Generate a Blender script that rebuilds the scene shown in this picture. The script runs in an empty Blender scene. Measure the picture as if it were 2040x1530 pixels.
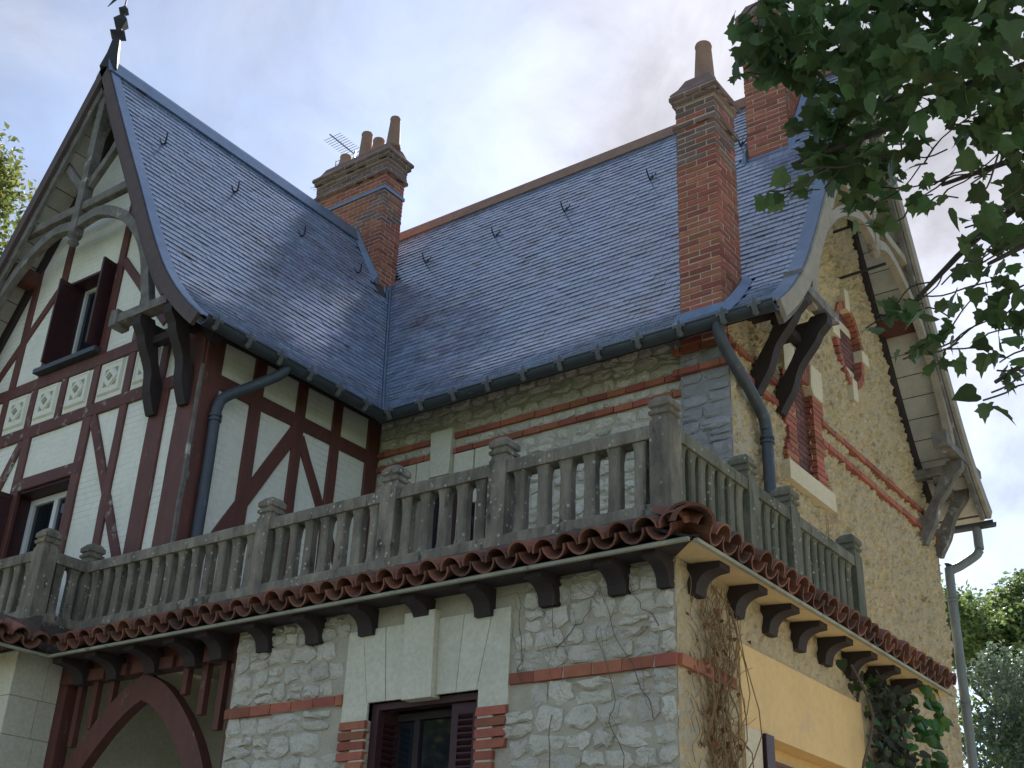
import bpy, bmesh, math, random
from mathutils import Vector, Matrix, noise
random.seed(7)
scene = bpy.context.scene
COL = scene.collection
GZ = -1.6                                   # ground level; the camera is held 1.6 m above it

# ------------------------------------------------------------------ camera, sky, sun, exposure
cam_d = bpy.data.cameras.new("camera"); cam = bpy.data.objects.new("camera", cam_d); COL.objects.link(cam)
F = Vector((-0.53984733, 0.71482904, 0.44450457)); RT = Vector((0.80917667, 0.58619931, 0.04004363)); UP = Vector((0.23194392, -0.38130017, 0.89488111))
cam.matrix_world = Matrix(((RT.x, UP.x, -F.x, 0), (RT.y, UP.y, -F.y, 0), (RT.z, UP.z, -F.z, 0), (0, 0, 0, 1)))
cam_d.sensor_width = 36.0; cam_d.lens = 2431.6 / 2040 * 36.0; cam_d.clip_start = 0.05; cam_d.clip_end = 2000
scene.camera = cam

SUN = Vector((-0.315, 0.735, 0.60)).normalized()
world = bpy.data.worlds.new("World"); scene.world = world; world.use_nodes = True
wn = world.node_tree.nodes; wl = world.node_tree.links; wn.clear()
def N(t, tree=wn, **k):
    n = tree.new(t)
    for a, b in k.items(): setattr(n, a, b)
    return n
sky = N('ShaderNodeTexSky', sky_type='NISHITA', sun_disc=False)
sky.sun_elevation = math.asin(SUN.z); sky.sun_rotation = math.atan2(SUN.x, SUN.y)
sky.air_density = 1.0; sky.dust_density = 0.35; sky.ozone_density = 2.0
tc = N('ShaderNodeTexCoord')
sep = N('ShaderNodeSeparateXYZ'); wl.new(tc.outputs['Generated'], sep.inputs[0])
def wmath(op, a, b=None, clamp=False):
    n = N('ShaderNodeMath', operation=op, use_clamp=clamp)
    for i, v in enumerate((a, b)):
        if v is None: continue
        if isinstance(v, (int, float)): n.inputs[i].default_value = v
        else: wl.new(v, n.inputs[i])
    return n.outputs[0]
zc = wmath('ADD', wmath('MAXIMUM', sep.outputs[2], 0.0), 0.35)
cmb = N('ShaderNodeCombineXYZ'); wl.new(wmath('DIVIDE', sep.outputs[0], zc), cmb.inputs[0]); wl.new(wmath('DIVIDE', sep.outputs[1], zc), cmb.inputs[1])
nz = N('ShaderNodeTexNoise'); nz.inputs['Scale'].default_value = 2.3; nz.inputs['Detail'].default_value = 9; nz.inputs['Roughness'].default_value = 0.58; nz.inputs['Distortion'].default_value = 0.35
wl.new(cmb.outputs[0], nz.inputs['Vector'])
dt = N('ShaderNodeVectorMath', operation='DOT_PRODUCT'); wl.new(tc.outputs['Generated'], dt.inputs[0]); dt.inputs[1].default_value = SUN
dp = wmath('MAXIMUM', dt.outputs['Value'], 0.0)
glow = wmath('POWER', dp, 9.0); glow2 = wmath('POWER', dp, 45.0)
cov = N('ShaderNodeMapRange'); cov.inputs['From Min'].default_value = 0.30; cov.inputs['From Max'].default_value = 0.64
wl.new(nz.outputs['Fac'], cov.inputs['Value'])
fac = wmath('ADD', wmath('MULTIPLY', cov.outputs[0], 0.74), wmath('MULTIPLY', glow2, 0.85), clamp=True)
cb = wmath('ADD', wmath('ADD', wmath('MULTIPLY', glow, 0.75), 2.15), wmath('MULTIPLY', glow2, 0.35))
nz2 = N('ShaderNodeTexNoise'); nz2.inputs['Scale'].default_value = 5.5; nz2.inputs['Detail'].default_value = 10; nz2.inputs['Roughness'].default_value = 0.62; nz2.inputs['Distortion'].default_value = 0.6
wl.new(cmb.outputs[0], nz2.inputs['Vector'])
cm = N('ShaderNodeMapRange'); cm.inputs['From Min'].default_value = 0.36; cm.inputs['From Max'].default_value = 0.64; cm.inputs['To Min'].default_value = 0.70; cm.inputs['To Max'].default_value = 1.14
wl.new(nz2.outputs['Fac'], cm.inputs['Value']); cb = wmath('MULTIPLY', cb, cm.outputs[0])
ccol = N('ShaderNodeVectorMath', operation='SCALE'); ccol.inputs[0].default_value = (0.985, 0.985, 1.09); wl.new(cb, ccol.inputs['Scale'])
mixc = N('ShaderNodeMix', data_type='RGBA'); wl.new(fac, mixc.inputs[0]); wl.new(sky.outputs[0], mixc.inputs[6]); wl.new(ccol.outputs[0], mixc.inputs[7])
bg = N('ShaderNodeBackground'); bg.inputs['Strength'].default_value = 0.10; wl.new(mixc.outputs[2], bg.inputs['Color'])
wo = N('ShaderNodeOutputWorld'); wl.new(bg.outputs[0], wo.inputs['Surface'])

sun_d = bpy.data.lights.new("sun", 'SUN'); sun = bpy.data.objects.new("sun", sun_d); COL.objects.link(sun)
sun_d.energy = 5.0; sun_d.angle = math.radians(2.5); sun_d.color = (1.0, 0.93, 0.82)
sun.rotation_euler = (-SUN).to_track_quat('-Z', 'Y').to_euler(); sun.location = SUN * 60
vs = scene.view_settings; vs.view_transform = 'Standard'; vs.look = 'None'; vs.exposure = 1.36; vs.gamma = 1.0; vs.use_curve_mapping = False

# ------------------------------------------------------------------ materials
def material(name, col, col2=None, rough=0.8, scale=6.0, var=0.25, bump=0.0, bscale=40.0, bdist=0.01, metal=0.0, spec=0.4,
             wear=None, wear_amt=0.5, wear_scale=8.0, spots=None, spot_scale=30.0, spot_thr=0.12, piece=0.0, lines=0.0, streak=(1, 1, 1), trans=0.0, vor=False, hue=0.0):
    m = bpy.data.materials.new(name); m.use_nodes = True; t = m.node_tree; n = t.nodes; l = t.links; n.clear()
    out = n.new('ShaderNodeOutputMaterial'); b = n.new('ShaderNodeBsdfPrincipled'); l.new(b.outputs[0], out.inputs[0])
    b.inputs['Metallic'].default_value = metal; b.inputs['Specular IOR Level'].default_value = spec
    g = n.new('ShaderNodeNewGeometry'); oi = n.new('ShaderNodeObjectInfo')
    mp = n.new('ShaderNodeMapping'); mp.inputs['Scale'].default_value = streak; l.new(g.outputs['Position'], mp.inputs[0])
    def noi(s, d=5, r=0.6):
        x = n.new('ShaderNodeTexNoise'); x.inputs['Scale'].default_value = s; x.inputs['Detail'].default_value = d; x.inputs['Roughness'].default_value = r
        l.new(mp.outputs[0], x.inputs['Vector']); return x.outputs['Fac']
    def mr(v, a, c, lo=0.0, hi=1.0):
        x = n.new('ShaderNodeMapRange'); x.inputs['From Min'].default_value = a; x.inputs['From Max'].default_value = c
        x.inputs['To Min'].default_value = lo; x.inputs['To Max'].default_value = hi; l.new(v, x.inputs['Value']); return x.outputs[0]
    def mix(f, a, c):
        x = n.new('ShaderNodeMix'); x.data_type = 'RGBA'
        if isinstance(f, float): x.inputs[0].default_value = f
        else: l.new(f, x.inputs[0])
        for i, v in ((6, a), (7, c)):
            if isinstance(v, tuple): x.inputs[i].default_value = (*v, 1)
            else: l.new(v, x.inputs[i])
        return x.outputs[2]
    col2 = col2 or tuple(c * (1 - var) for c in col)
    c = mix(mr(noi(scale), 0.3, 0.7), tuple(col), tuple(col2))
    fine = noi(scale * 9, 3)
    hs = n.new('ShaderNodeHueSaturation'); l.new(c, hs.inputs['Color'])
    ad = n.new('ShaderNodeMath'); ad.operation = 'ADD'; l.new(oi.outputs['Random'], ad.inputs[0]); l.new(g.outputs['Random Per Island'], ad.inputs[1])
    fr = n.new('ShaderNodeMath'); fr.operation = 'FRACT'; l.new(ad.outputs[0], fr.inputs[0])
    vv = n.new('ShaderNodeMath'); vv.operation = 'MULTIPLY'; l.new(mr(fr.outputs[0], 0, 1, 1 - piece, 1 + piece), vv.inputs[0]); l.new(mr(fine, 0.3, 0.7, 1 - var * .4, 1 + var * .4), vv.inputs[1])
    l.new(vv.outputs[0], hs.inputs['Value'])
    if hue:
        f2 = n.new('ShaderNodeMath'); f2.operation = 'MULTIPLY'; f2.inputs[1].default_value = 7.31; l.new(fr.outputs[0], f2.inputs[0])
        f3 = n.new('ShaderNodeMath'); f3.operation = 'FRACT'; l.new(f2.outputs[0], f3.inputs[0]); l.new(mr(f3.outputs[0], 0, 1, .5 - hue, .5 + hue), hs.inputs['Hue'])
    c = hs.outputs[0]
    if wear:
        w = mr(noi(wear_scale, 8, 0.7), 0.62 - wear_amt * .2, 0.70 - wear_amt * .15)
        c = mix(w, c, tuple(wear))
    if spots:
        v = n.new('ShaderNodeTexVoronoi'); v.inputs['Scale'].default_value = spot_scale; v.inputs['Randomness'].default_value = 1.0
        l.new(g.outputs['Position'], v.inputs['Vector'])
        msk = mr(v.outputs['Distance'], spot_thr, spot_thr + .05, 1, 0)
        gate = mr(noi(3.0, 3), 0.45, 0.55)
        mm = n.new('ShaderNodeMath'); mm.operation = 'MULTIPLY'; l.new(msk, mm.inputs[0]); l.new(gate, mm.inputs[1])
        c = mix(mm.outputs[0], c, tuple(spots))
    h = None
    if lines:
        s = n.new('ShaderNodeSeparateXYZ'); l.new(g.outputs['Position'], s.inputs[0])
        sm = n.new('ShaderNodeMath'); sm.operation = 'ADD'; l.new(s.outputs[0], sm.inputs[0]); l.new(s.outputs[1], sm.inputs[1])
        cx = n.new('ShaderNodeCombineXYZ'); l.new(sm.outputs[0], cx.inputs[0]); l.new(s.outputs[2], cx.inputs[1])
        bt = n.new('ShaderNodeTexBrick'); bt.inputs['Scale'].default_value = 1.0; bt.inputs['Brick Width'].default_value = 1.3; bt.inputs['Row Height'].default_value = lines
        bt.inputs['Mortar Size'].default_value = 0.0035; bt.inputs['Mortar Smooth'].default_value = 0.3
        l.new(cx.outputs[0], bt.inputs['Vector'])
        gate = mr(noi(1.6, 4), 0.44, 0.60)
        mm = n.new('ShaderNodeMath'); mm.operation = 'MULTIPLY'; l.new(bt.outputs['Fac'], mm.inputs[0]); l.new(gate, mm.inputs[1])
        c = mix(mm.outputs[0], c, tuple(x * .62 for x in col)); h = bt.outputs['Fac']
    l.new(c, b.inputs['Base Color'])
    l.new(mr(fine, 0.3, 0.7, max(0.05, rough - .08), min(1, rough + .08)), b.inputs['Roughness'])
    if bump:
        bn = n.new('ShaderNodeBump'); bn.inputs['Strength'].default_value = bump; bn.inputs['Distance'].default_value = bdist
        hh = noi(bscale, 6, 0.65)
        if vor:
            vo = n.new('ShaderNodeTexVoronoi'); vo.inputs['Scale'].default_value = bscale * .5; l.new(mp.outputs[0], vo.inputs['Vector'])
            a2 = n.new('ShaderNodeMath'); a2.operation = 'ADD'; l.new(hh, a2.inputs[0]); l.new(vo.outputs['Distance'], a2.inputs[1]); hh = a2.outputs[0]
        if h:
            sb = n.new('ShaderNodeMath'); sb.operation = 'SUBTRACT'; l.new(hh, sb.inputs[0]); l.new(h, sb.inputs[1]); hh = sb.outputs[0]
        l.new(hh, bn.inputs['Height']); l.new(bn.outputs[0], b.inputs['Normal'])
    if trans:
        tr = n.new('ShaderNodeBsdfTranslucent'); l.new(c, tr.inputs['Color'])
        ms = n.new('ShaderNodeMixShader'); ms.inputs[0].default_value = trans
        l.new(b.outputs[0], ms.inputs[1]); l.new(tr.outputs[0], ms.inputs[2]); l.new(ms.outputs[0], out.inputs[0])
    return m

MAT = {}
MAT['slate'] = material('slate', (0.195, 0.25, 0.37), (0.19, 0.22, 0.29), rough=0.20, scale=1.1, piece=0.22, bump=0.08, bscale=26, bdist=0.004, spec=1.0, wear=(0.085, 0.08, 0.09), wear_amt=0.16, wear_scale=1.5, hue=0.015)
MAT['zinc'] = material('zinc', (0.20, 0.27, 0.36), (0.15, 0.20, 0.27), rough=0.38, scale=5, metal=0.55, bump=0.12, bscale=9, bdist=0.01)
MAT['gutter_zinc'] = material('gutter_zinc', (0.062, 0.075, 0.088), (0.045, 0.055, 0.065), rough=0.45, scale=5, metal=0.35, wear=(0.22, 0.24, 0.25), wear_amt=-0.1, wear_scale=6)
MAT['pipe_zinc'] = material('pipe_zinc', (0.075, 0.09, 0.112), (0.05, 0.06, 0.075), rough=0.52, scale=4, metal=0.2, streak=(3, 3, .8), bump=.2, bscale=12, bdist=.01, wear=(0.14, 0.155, 0.17), wear_amt=.1, wear_scale=5)
MAT['pipe_pale'] = material('pipe_pale', (0.21, 0.23, 0.225), (0.14, 0.16, 0.155), rough=0.6, scale=3, streak=(3, 3, .8), bump=.2, bscale=12, bdist=.01)
MAT['roof_lining'] = material('roof_lining', (0.07, 0.065, 0.065), rough=0.9)
MAT['brick'] = material('brick', (0.36, 0.125, 0.075), (0.27, 0.09, 0.06), rough=0.85, scale=9, piece=0.26, bump=0.3, bscale=60, bdist=0.004, hue=0.012, wear=(0.20, 0.10, 0.085), wear_amt=-.1, wear_scale=14)
MAT['brick_dark'] = material('brick_dark', (0.17, 0.075, 0.07), (0.13, 0.06, 0.055), rough=0.85, scale=9, piece=0.25, bump=0.3, bscale=60, bdist=0.004)
MAT['brick_grey'] = material('brick_grey', (0.205, 0.125, 0.105), (0.145, 0.095, 0.085), rough=0.9, scale=9, piece=0.22, bump=0.3, bscale=60, bdist=0.004)
MAT['mortar'] = material('mortar', (0.47, 0.42, 0.34), (0.38, 0.35, 0.30), rough=0.95, scale=12, bump=0.4, bscale=50, bdist=0.01)
MAT['pale_mortar'] = material('pale_mortar', (0.74, 0.68, 0.57), rough=0.95, scale=12)
MAT['brick_mortar'] = material('brick_mortar', (0.55, 0.44, 0.36), rough=0.95, scale=12)
MAT['wall_mortar'] = material('wall_mortar', (0.48, 0.44, 0.345), (0.38, 0.35, 0.275), rough=0.95, scale=7, bump=0.6, bscale=30, bdist=0.02)
MAT['limestone'] = material('limestone', (0.70, 0.67, 0.585), (0.57, 0.54, 0.46), rough=0.92, scale=7, piece=0.12, bump=1.0, bscale=17, bdist=0.05, wear=(0.42, 0.36, 0.25), wear_amt=0.15, wear_scale=6, hue=0.015)
MAT['pilaster_stone'] = material('pilaster_stone', (0.32, 0.315, 0.32), (0.25, 0.25, 0.26), rough=0.92, scale=8, piece=0.1, bump=0.7, bscale=26, bdist=0.02)
MAT['cut_stone'] = material('cut_stone', (0.63, 0.61, 0.50), (0.55, 0.53, 0.42), rough=0.85, scale=3, bump=0.15, bscale=60, bdist=0.004, wear=(0.44, 0.44, 0.27), wear_amt=0.0, wear_scale=2.2, piece=0.05)
MAT['warm_stone'] = material('warm_stone', (0.64, 0.56, 0.40), (0.56, 0.48, 0.33), rough=0.85, scale=3, bump=0.15, bscale=60, bdist=0.004, piece=0.05)
MAT['render'] = material('render', (0.64, 0.51, 0.31), (0.55, 0.46, 0.31), rough=0.95, scale=1.2, bump=1.0, bscale=22, bdist=0.05, vor=True, wear=(0.36, 0.25, 0.13), wear_amt=.12, wear_scale=15)  # brown patches: crevice stain, and crevice shade put into the colour
MAT['yellow_render'] = material('yellow_render', (0.75, 0.52, 0.24), (0.66, 0.455, 0.21), rough=0.9, scale=1.6, var=0.14, bump=0.3, bscale=50, bdist=0.008, wear=(0.60, 0.44, 0.24), wear_amt=.1, wear_scale=2.5)
MAT['infill'] = material('infill', (0.78, 0.78, 0.71), (0.68, 0.68, 0.59), rough=0.75, scale=2.0, var=0.14, bump=0.2, bscale=40, bdist=0.006, lines=0.072)
MAT['cream_paint'] = material('cream_paint', (0.74, 0.74, 0.66), (0.66, 0.66, 0.575), rough=0.75, scale=4, var=.12)
MAT['cream_shadow'] = material('cream_shadow', (0.34, 0.33, 0.25), rough=0.85, scale=4, var=.12)  # cream with the carving's shade put into the colour
MAT['timber'] = material('timber', (0.14, 0.048, 0.036), (0.088, 0.035, 0.029), rough=0.62, scale=5, bump=0.3, bscale=22, bdist=0.006, streak=(2.2, 2.2, .7), wear=(0.19, 0.15, 0.135), wear_amt=0.02, wear_scale=7)
MAT['timber_worn'] = material('timber_worn', (0.13, 0.045, 0.038), (0.085, 0.035, 0.03), rough=0.7, scale=5, bump=0.4, bscale=22, bdist=0.008, wear=(0.33, 0.31, 0.29), wear_amt=0.33, wear_scale=6)
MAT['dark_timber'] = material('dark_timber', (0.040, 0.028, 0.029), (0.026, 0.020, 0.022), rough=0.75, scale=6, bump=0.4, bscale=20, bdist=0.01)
MAT['grey_timber'] = material('grey_timber', (0.21, 0.20, 0.185), (0.10, 0.088, 0.08), rough=0.85, scale=7, bump=0.5, bscale=18, bdist=0.012, wear=(0.42, 0.42, 0.40), wear_amt=0.15, wear_scale=4)
MAT['pale_timber'] = material('pale_timber', (0.36, 0.315, 0.255), (0.25, 0.22, 0.18), rough=0.85, scale=7, bump=0.4, bscale=18, bdist=0.01)
MAT['barge'] = material('barge', (0.105, 0.075, 0.07), (0.075, 0.05, 0.048), rough=0.7, scale=5, bump=0.3, bscale=14, bdist=0.006)
MAT['soffit'] = material('soffit', (0.55, 0.53, 0.47), (0.44, 0.42, 0.37), rough=0.85, scale=6, piece=0.08, bump=0.3, bscale=20, bdist=0.006, wear=(0.30, 0.26, 0.20), wear_amt=-0.1)
MAT['soffit_ochre'] = material('soffit_ochre', (0.66, 0.51, 0.27), (0.56, 0.43, 0.23), rough=0.85, scale=6, piece=0.08)
MAT['batten'] = material('batten', (0.34, 0.34, 0.25), (0.22, 0.22, 0.165), rough=0.85, scale=5, wear=(0.13, 0.11, 0.08), wear_amt=0.15)
MAT['concrete'] = material('concrete', (0.30, 0.265, 0.205), (0.11, 0.10, 0.082), rough=0.92, scale=5, piece=0.16, bump=0.9, bscale=26, bdist=0.02, streak=(1.6, 1.6, .55), wear=(0.055, 0.055, 0.048), wear_amt=0.22, wear_scale=6, spots=(0.42, 0.42, 0.36), spot_scale=15, spot_thr=0.17)
MAT['concrete_green'] = material('concrete_green', (0.21, 0.20, 0.15), (0.09, 0.097, 0.065), rough=0.92, scale=5, piece=0.16, bump=0.9, bscale=26, bdist=0.02, streak=(1.6, 1.6, .55), wear=(0.05, 0.06, 0.035), wear_amt=0.2, wear_scale=6, spots=(0.36, 0.37, 0.30), spot_scale=15, spot_thr=0.15)
MAT['rubble_base'] = material('rubble_base', (0.13, 0.105, 0.095), (0.075, 0.068, 0.06), rough=0.95, scale=9, bump=0.9, bscale=24, bdist=0.03, wear=(0.24, 0.14, 0.115), wear_amt=0.1, wear_scale=8, spots=(0.45, 0.44, 0.40), spot_scale=24, spot_thr=.15)
MAT['terracotta'] = material('terracotta', (0.25, 0.105, 0.065), (0.12, 0.062, 0.047), rough=0.88, scale=5, piece=0.3, bump=0.4, bscale=40, bdist=0.006, wear=(0.10, 0.07, 0.055), wear_amt=0.3, wear_scale=5, hue=0.008)
MAT['pot'] = material('pot', (0.34, 0.20, 0.135), (0.24, 0.15, 0.115), rough=0.85, scale=6, piece=.1, bump=.2)
MAT['white_frame'] = material('white_frame', (0.74, 0.76, 0.77), rough=0.45, var=.08)
MAT['shutter'] = material('shutter', (0.055, 0.018, 0.022), (0.04, 0.015, 0.018), rough=0.5, scale=5)
MAT['dark'] = material('interior', (0.02, 0.02, 0.022), rough=0.9)
MAT['iron'] = material('iron', (0.035, 0.038, 0.045), rough=0.75, metal=0.0)
MAT['iron_pale'] = material('bracket_metal', (0.13, 0.135, 0.135), (0.085, 0.09, 0.09), rough=0.6, metal=0.2)  # paler iron for the gutter brackets
MAT['aluminium'] = material('aluminium', (0.35, 0.36, 0.38), rough=0.4, metal=0.8)
MAT['bark'] = material('bark', (0.085, 0.07, 0.055), (0.05, 0.042, 0.033), rough=0.95, scale=8, bump=0.7, bscale=18, bdist=0.03)
MAT['dry_stem'] = material('dry_stem', (0.33, 0.22, 0.11), (0.17, 0.105, 0.055), rough=0.95, scale=10)
MAT['dark_stem'] = material('dark_stem', (0.12, 0.10, 0.08), rough=0.95)
MAT['dry_leaf'] = material('dry_leaf', (0.24, 0.12, 0.05), (0.14, 0.07, 0.03), rough=0.8, piece=.4, trans=.2)
MAT['leaf'] = material('leaf', (0.11, 0.175, 0.06), (0.075, 0.125, 0.045), rough=0.40, scale=3, piece=0.4, trans=0.55, hue=0.03, spec=.35)
MAT['ivy_leaf'] = material('ivy_leaf', (0.055, 0.14, 0.02), (0.04, 0.09, 0.02), rough=0.4, scale=3, piece=0.45, trans=0.3, hue=0.03)
MAT['ivy_dark'] = material('ivy_dark', (0.05, 0.048, 0.035), (0.035, 0.05, 0.02), rough=0.8, scale=3, piece=0.5, trans=0.15, hue=.03)
MAT['tree_leaf'] = material('tree_leaf', (0.21, 0.28, 0.10), (0.14, 0.20, 0.075), rough=0.55, scale=.6, piece=0.4, trans=0.4, hue=0.03)
MAT['sunlit_leaf'] = material('sunlit_leaf', (0.22, 0.24, 0.07), (0.13, 0.17, 0.055), rough=0.55, scale=.5, piece=0.4, trans=0.42, hue=0.03)  # sunlit yellow-green put into the leaf colour
MAT['conifer_leaf'] = material('conifer_leaf', (0.18, 0.24, 0.17), (0.12, 0.175, 0.125), rough=0.6, scale=.6, piece=0.4, trans=0.3, hue=0.02)
MAT['gravel'] = material('gravel', (0.50, 0.44, 0.34), (0.40, 0.35, 0.27), rough=0.95, scale=3, bump=.8, bscale=90, bdist=.02)  # kept pale so the added apron throws light upwards
MAT['grass'] = material('lawn', (0.06, 0.10, 0.03), (0.045, 0.075, 0.02), rough=0.95, scale=2, bump=.6, bscale=60, bdist=.03)
gm = bpy.data.materials.new('window_glass'); gm.use_nodes = True
gb = gm.node_tree.nodes['Principled BSDF']; gb.inputs['Base Color'].default_value = (0.012, 0.016, 0.022, 1); gb.inputs['Roughness'].default_value = 0.04; gb.inputs['Specular IOR Level'].default_value = 0.6
MAT['glass'] = gm

# ------------------------------------------------------------------ mesh helpers
class MB:
    def __init__(s): s.v = []; s.f = []
    def add(s, vs, fs):
        o = len(s.v); s.v += [tuple(p) for p in vs]; s.f += [tuple(i + o for i in f) for f in fs]; return s
    def hexa(s, p):      # 8 points: bottom ring 0-3, top ring 4-7
        return s.add(p, [(0, 3, 2, 1), (4, 5, 6, 7), (0, 1, 5, 4), (1, 2, 6, 5), (2, 3, 7, 6), (3, 0, 4, 7)])
    def box(s, x0, x1, y0, y1, z0, z1):
        return s.hexa([(x0, y0, z0), (x1, y0, z0), (x1, y1, z0), (x0, y1, z0), (x0, y0, z1), (x1, y0, z1), (x1, y1, z1), (x0, y1, z1)])
    def prism(s, a, b):  # two equal rings
        n = len(a); return s.add(list(a) + list(b), [tuple(range(n))[::-1], tuple(range(n, 2 * n))] + [(i, (i + 1) % n, n + (i + 1) % n, n + i) for i in range(n)])
    def rings(s, rings, caps=True):
        n = len(rings[0]); vs = [p for r in rings for p in r]; fs = []
        for k in range(len(rings) - 1):
            for i in range(n): fs.append((k * n + i, k * n + (i + 1) % n, (k + 1) * n + (i + 1) % n, (k + 1) * n + i))
        if caps: fs.append(tuple(range(n))[::-1]); fs.append(tuple(range((len(rings) - 1) * n, len(rings) * n)))
        return s.add(vs, fs)
    def tube(s, path, r, n=10, caps=True):
        path = [Vector(p) for p in path]; rs = r if isinstance(r, (list, tuple)) else [r] * len(path); out = []
        ref = Vector((0.31, 0.17, 0.93))
        for i, p in enumerate(path):
            t = (path[min(i + 1, len(path) - 1)] - path[max(i - 1, 0)]).normalized()
            a = t.cross(ref); a = (a if a.length > 1e-3 else t.cross(Vector((1, 0, 0)))).normalized(); b = t.cross(a)
            out.append([p + (a * math.cos(2 * math.pi * k / n) + b * math.sin(2 * math.pi * k / n)) * rs[i] for k in range(n)])
        return s.rings(out, caps)
    def lathe(s, c, prof, n=14):
        return s.rings([[(c[0] + r * math.cos(2 * math.pi * k / n), c[1] + r * math.sin(2 * math.pi * k / n), z) for k in range(n)] for r, z in prof])
    def mesh(s, name, mat, smooth=False):
        me = bpy.data.meshes.new(name); me.from_pydata(s.v, [], s.f); me.validate()
        bm = bmesh.new(); bm.from_mesh(me); bmesh.ops.recalc_face_normals(bm, faces=bm.faces); bm.to_mesh(me); bm.free()
        if smooth:
            for p in me.polygons: p.use_smooth = True
        me.materials.append(MAT[mat] if isinstance(mat, str) else mat); return me
    def build(s, name, mat, parent=None, smooth=False, label=None, kind=None):
        return link(name, s.mesh(name, mat, smooth), parent, label=label, kind=kind)
def link(name, me, parent=None, mw=None, label=None, kind=None):
    o = bpy.data.objects.new(name, me); COL.objects.link(o)
    if parent is not None:
        o.parent = parent
        if parent.get('_root'): o.matrix_parent_inverse = Matrix.Translation(-parent.location)
    if mw is not None: o.matrix_basis = mw
    if label: o['label'] = label
    if kind: o['kind'] = kind
    return o
def root(name, loc, label, cat, group=None):
    o = bpy.data.objects.new(name, None); COL.objects.link(o); o.location = loc; o['label'] = label; o['category'] = cat; o['_root'] = 1
    if group: o['group'] = group
    o.empty_display_size = .2
    return o
class Fr:   # wall frame: u along the wall, v up, n outwards
    def __init__(s, kind, c): s.k = kind; s.c = c
    def __call__(s, u, v, n=0.0):
        if s.k == 'front': return Vector((u, s.c - n, v))
        return Vector((s.c + n, u, v))
    def axes(s):
        return (Vector((1, 0, 0)), Vector((0, 0, 1)), Vector((0, -1, 0))) if s.k == 'front' else (Vector((0, 1, 0)), Vector((0, 0, 1)), Vector((1, 0, 0)))
def R(a, b): return random.uniform(a, b)
def wbox(fr, u0, u1, v0, v1, n0, n1, mb=None):
    mb = mb or MB()
    return mb.hexa([fr(u0, v0, n0), fr(u1, v0, n0), fr(u1, v0, n1), fr(u0, v0, n1), fr(u0, v1, n0), fr(u1, v1, n0), fr(u1, v1, n1), fr(u0, v1, n1)])
def wpoly(fr, pts, n0, n1, mb=None):
    mb = mb or MB(); return mb.prism([fr(u, v, n0) for u, v in pts], [fr(u, v, n1) for u, v in pts])
def beam(fr, a, b, w, n1, mat='timber', parent=None, name='timber_beam', n0=-0.02, jit=0.004, label=None):
    """slightly uneven hand-cut timber along a-b lying on a wall frame"""
    a = Vector((a[0], a[1])); b = Vector((b[0], b[1])); L = (b - a).length; t = (b - a) / L; p = Vector((-t.y, t.x)); k = max(2, int(L / .3) + 1)
    n1 = n1 + R(-.003, .003); rings = []
    for i in range(k):
        q = a + t * (L * i / (k - 1)); w0 = w / 2 + R(-jit, jit); w1 = w / 2 + R(-jit, jit); d = n1 + R(-.002, .002); ch = min(.008, w * .1)
        l_ = q + p * w0; r_ = q - p * w1
        l2 = q + p * (w0 - ch); r2 = q - p * (w1 - ch)
        rings.append([fr(l_.x, l_.y, n0), fr(r_.x, r_.y, n0), fr(r_.x, r_.y, d - ch), fr(r2.x, r2.y, d), fr(l2.x, l2.y, d), fr(l_.x, l_.y, d - ch)])
    return MB().rings(rings).build(name, mat, parent, label=label)
def curved(fr, pts, w, n0, n1, mat, parent, name):
    """flat curved timber following a polyline on a wall frame"""
    rings = []
    for i, p in enumerate(pts):
        p = Vector(p); t = (Vector(pts[min(i + 1, len(pts) - 1)]) - Vector(pts[max(i - 1, 0)])).normalized(); q = Vector((-t.y, t.x)); ww = w if not isinstance(w, list) else w[i]
        l_ = p + q * ww / 2; r_ = p - q * ww / 2
        rings.append([fr(l_.x, l_.y, n0), fr(r_.x, r_.y, n0), fr(r_.x, r_.y, n1), fr(l_.x, l_.y, n1)])
    return MB().rings(rings).build(name, mat, parent)
def spl(pts, n=6):
    out = []
    for i in range(len(pts) - 1):
        p0, p1, p2, p3 = (Vector(pts[max(i - 1, 0)]), Vector(pts[i]), Vector(pts[i + 1]), Vector(pts[min(i + 2, len(pts) - 1)]))
        for k in range(n):
            t = k / n; out.append(0.5 * ((2 * p1) + (p2 - p0) * t + (2 * p0 - 5 * p1 + 4 * p2 - p3) * t * t + (3 * p1 - p0 - 3 * p2 + p3) * t ** 3))
    out.append(Vector(pts[-1])); return out

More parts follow.
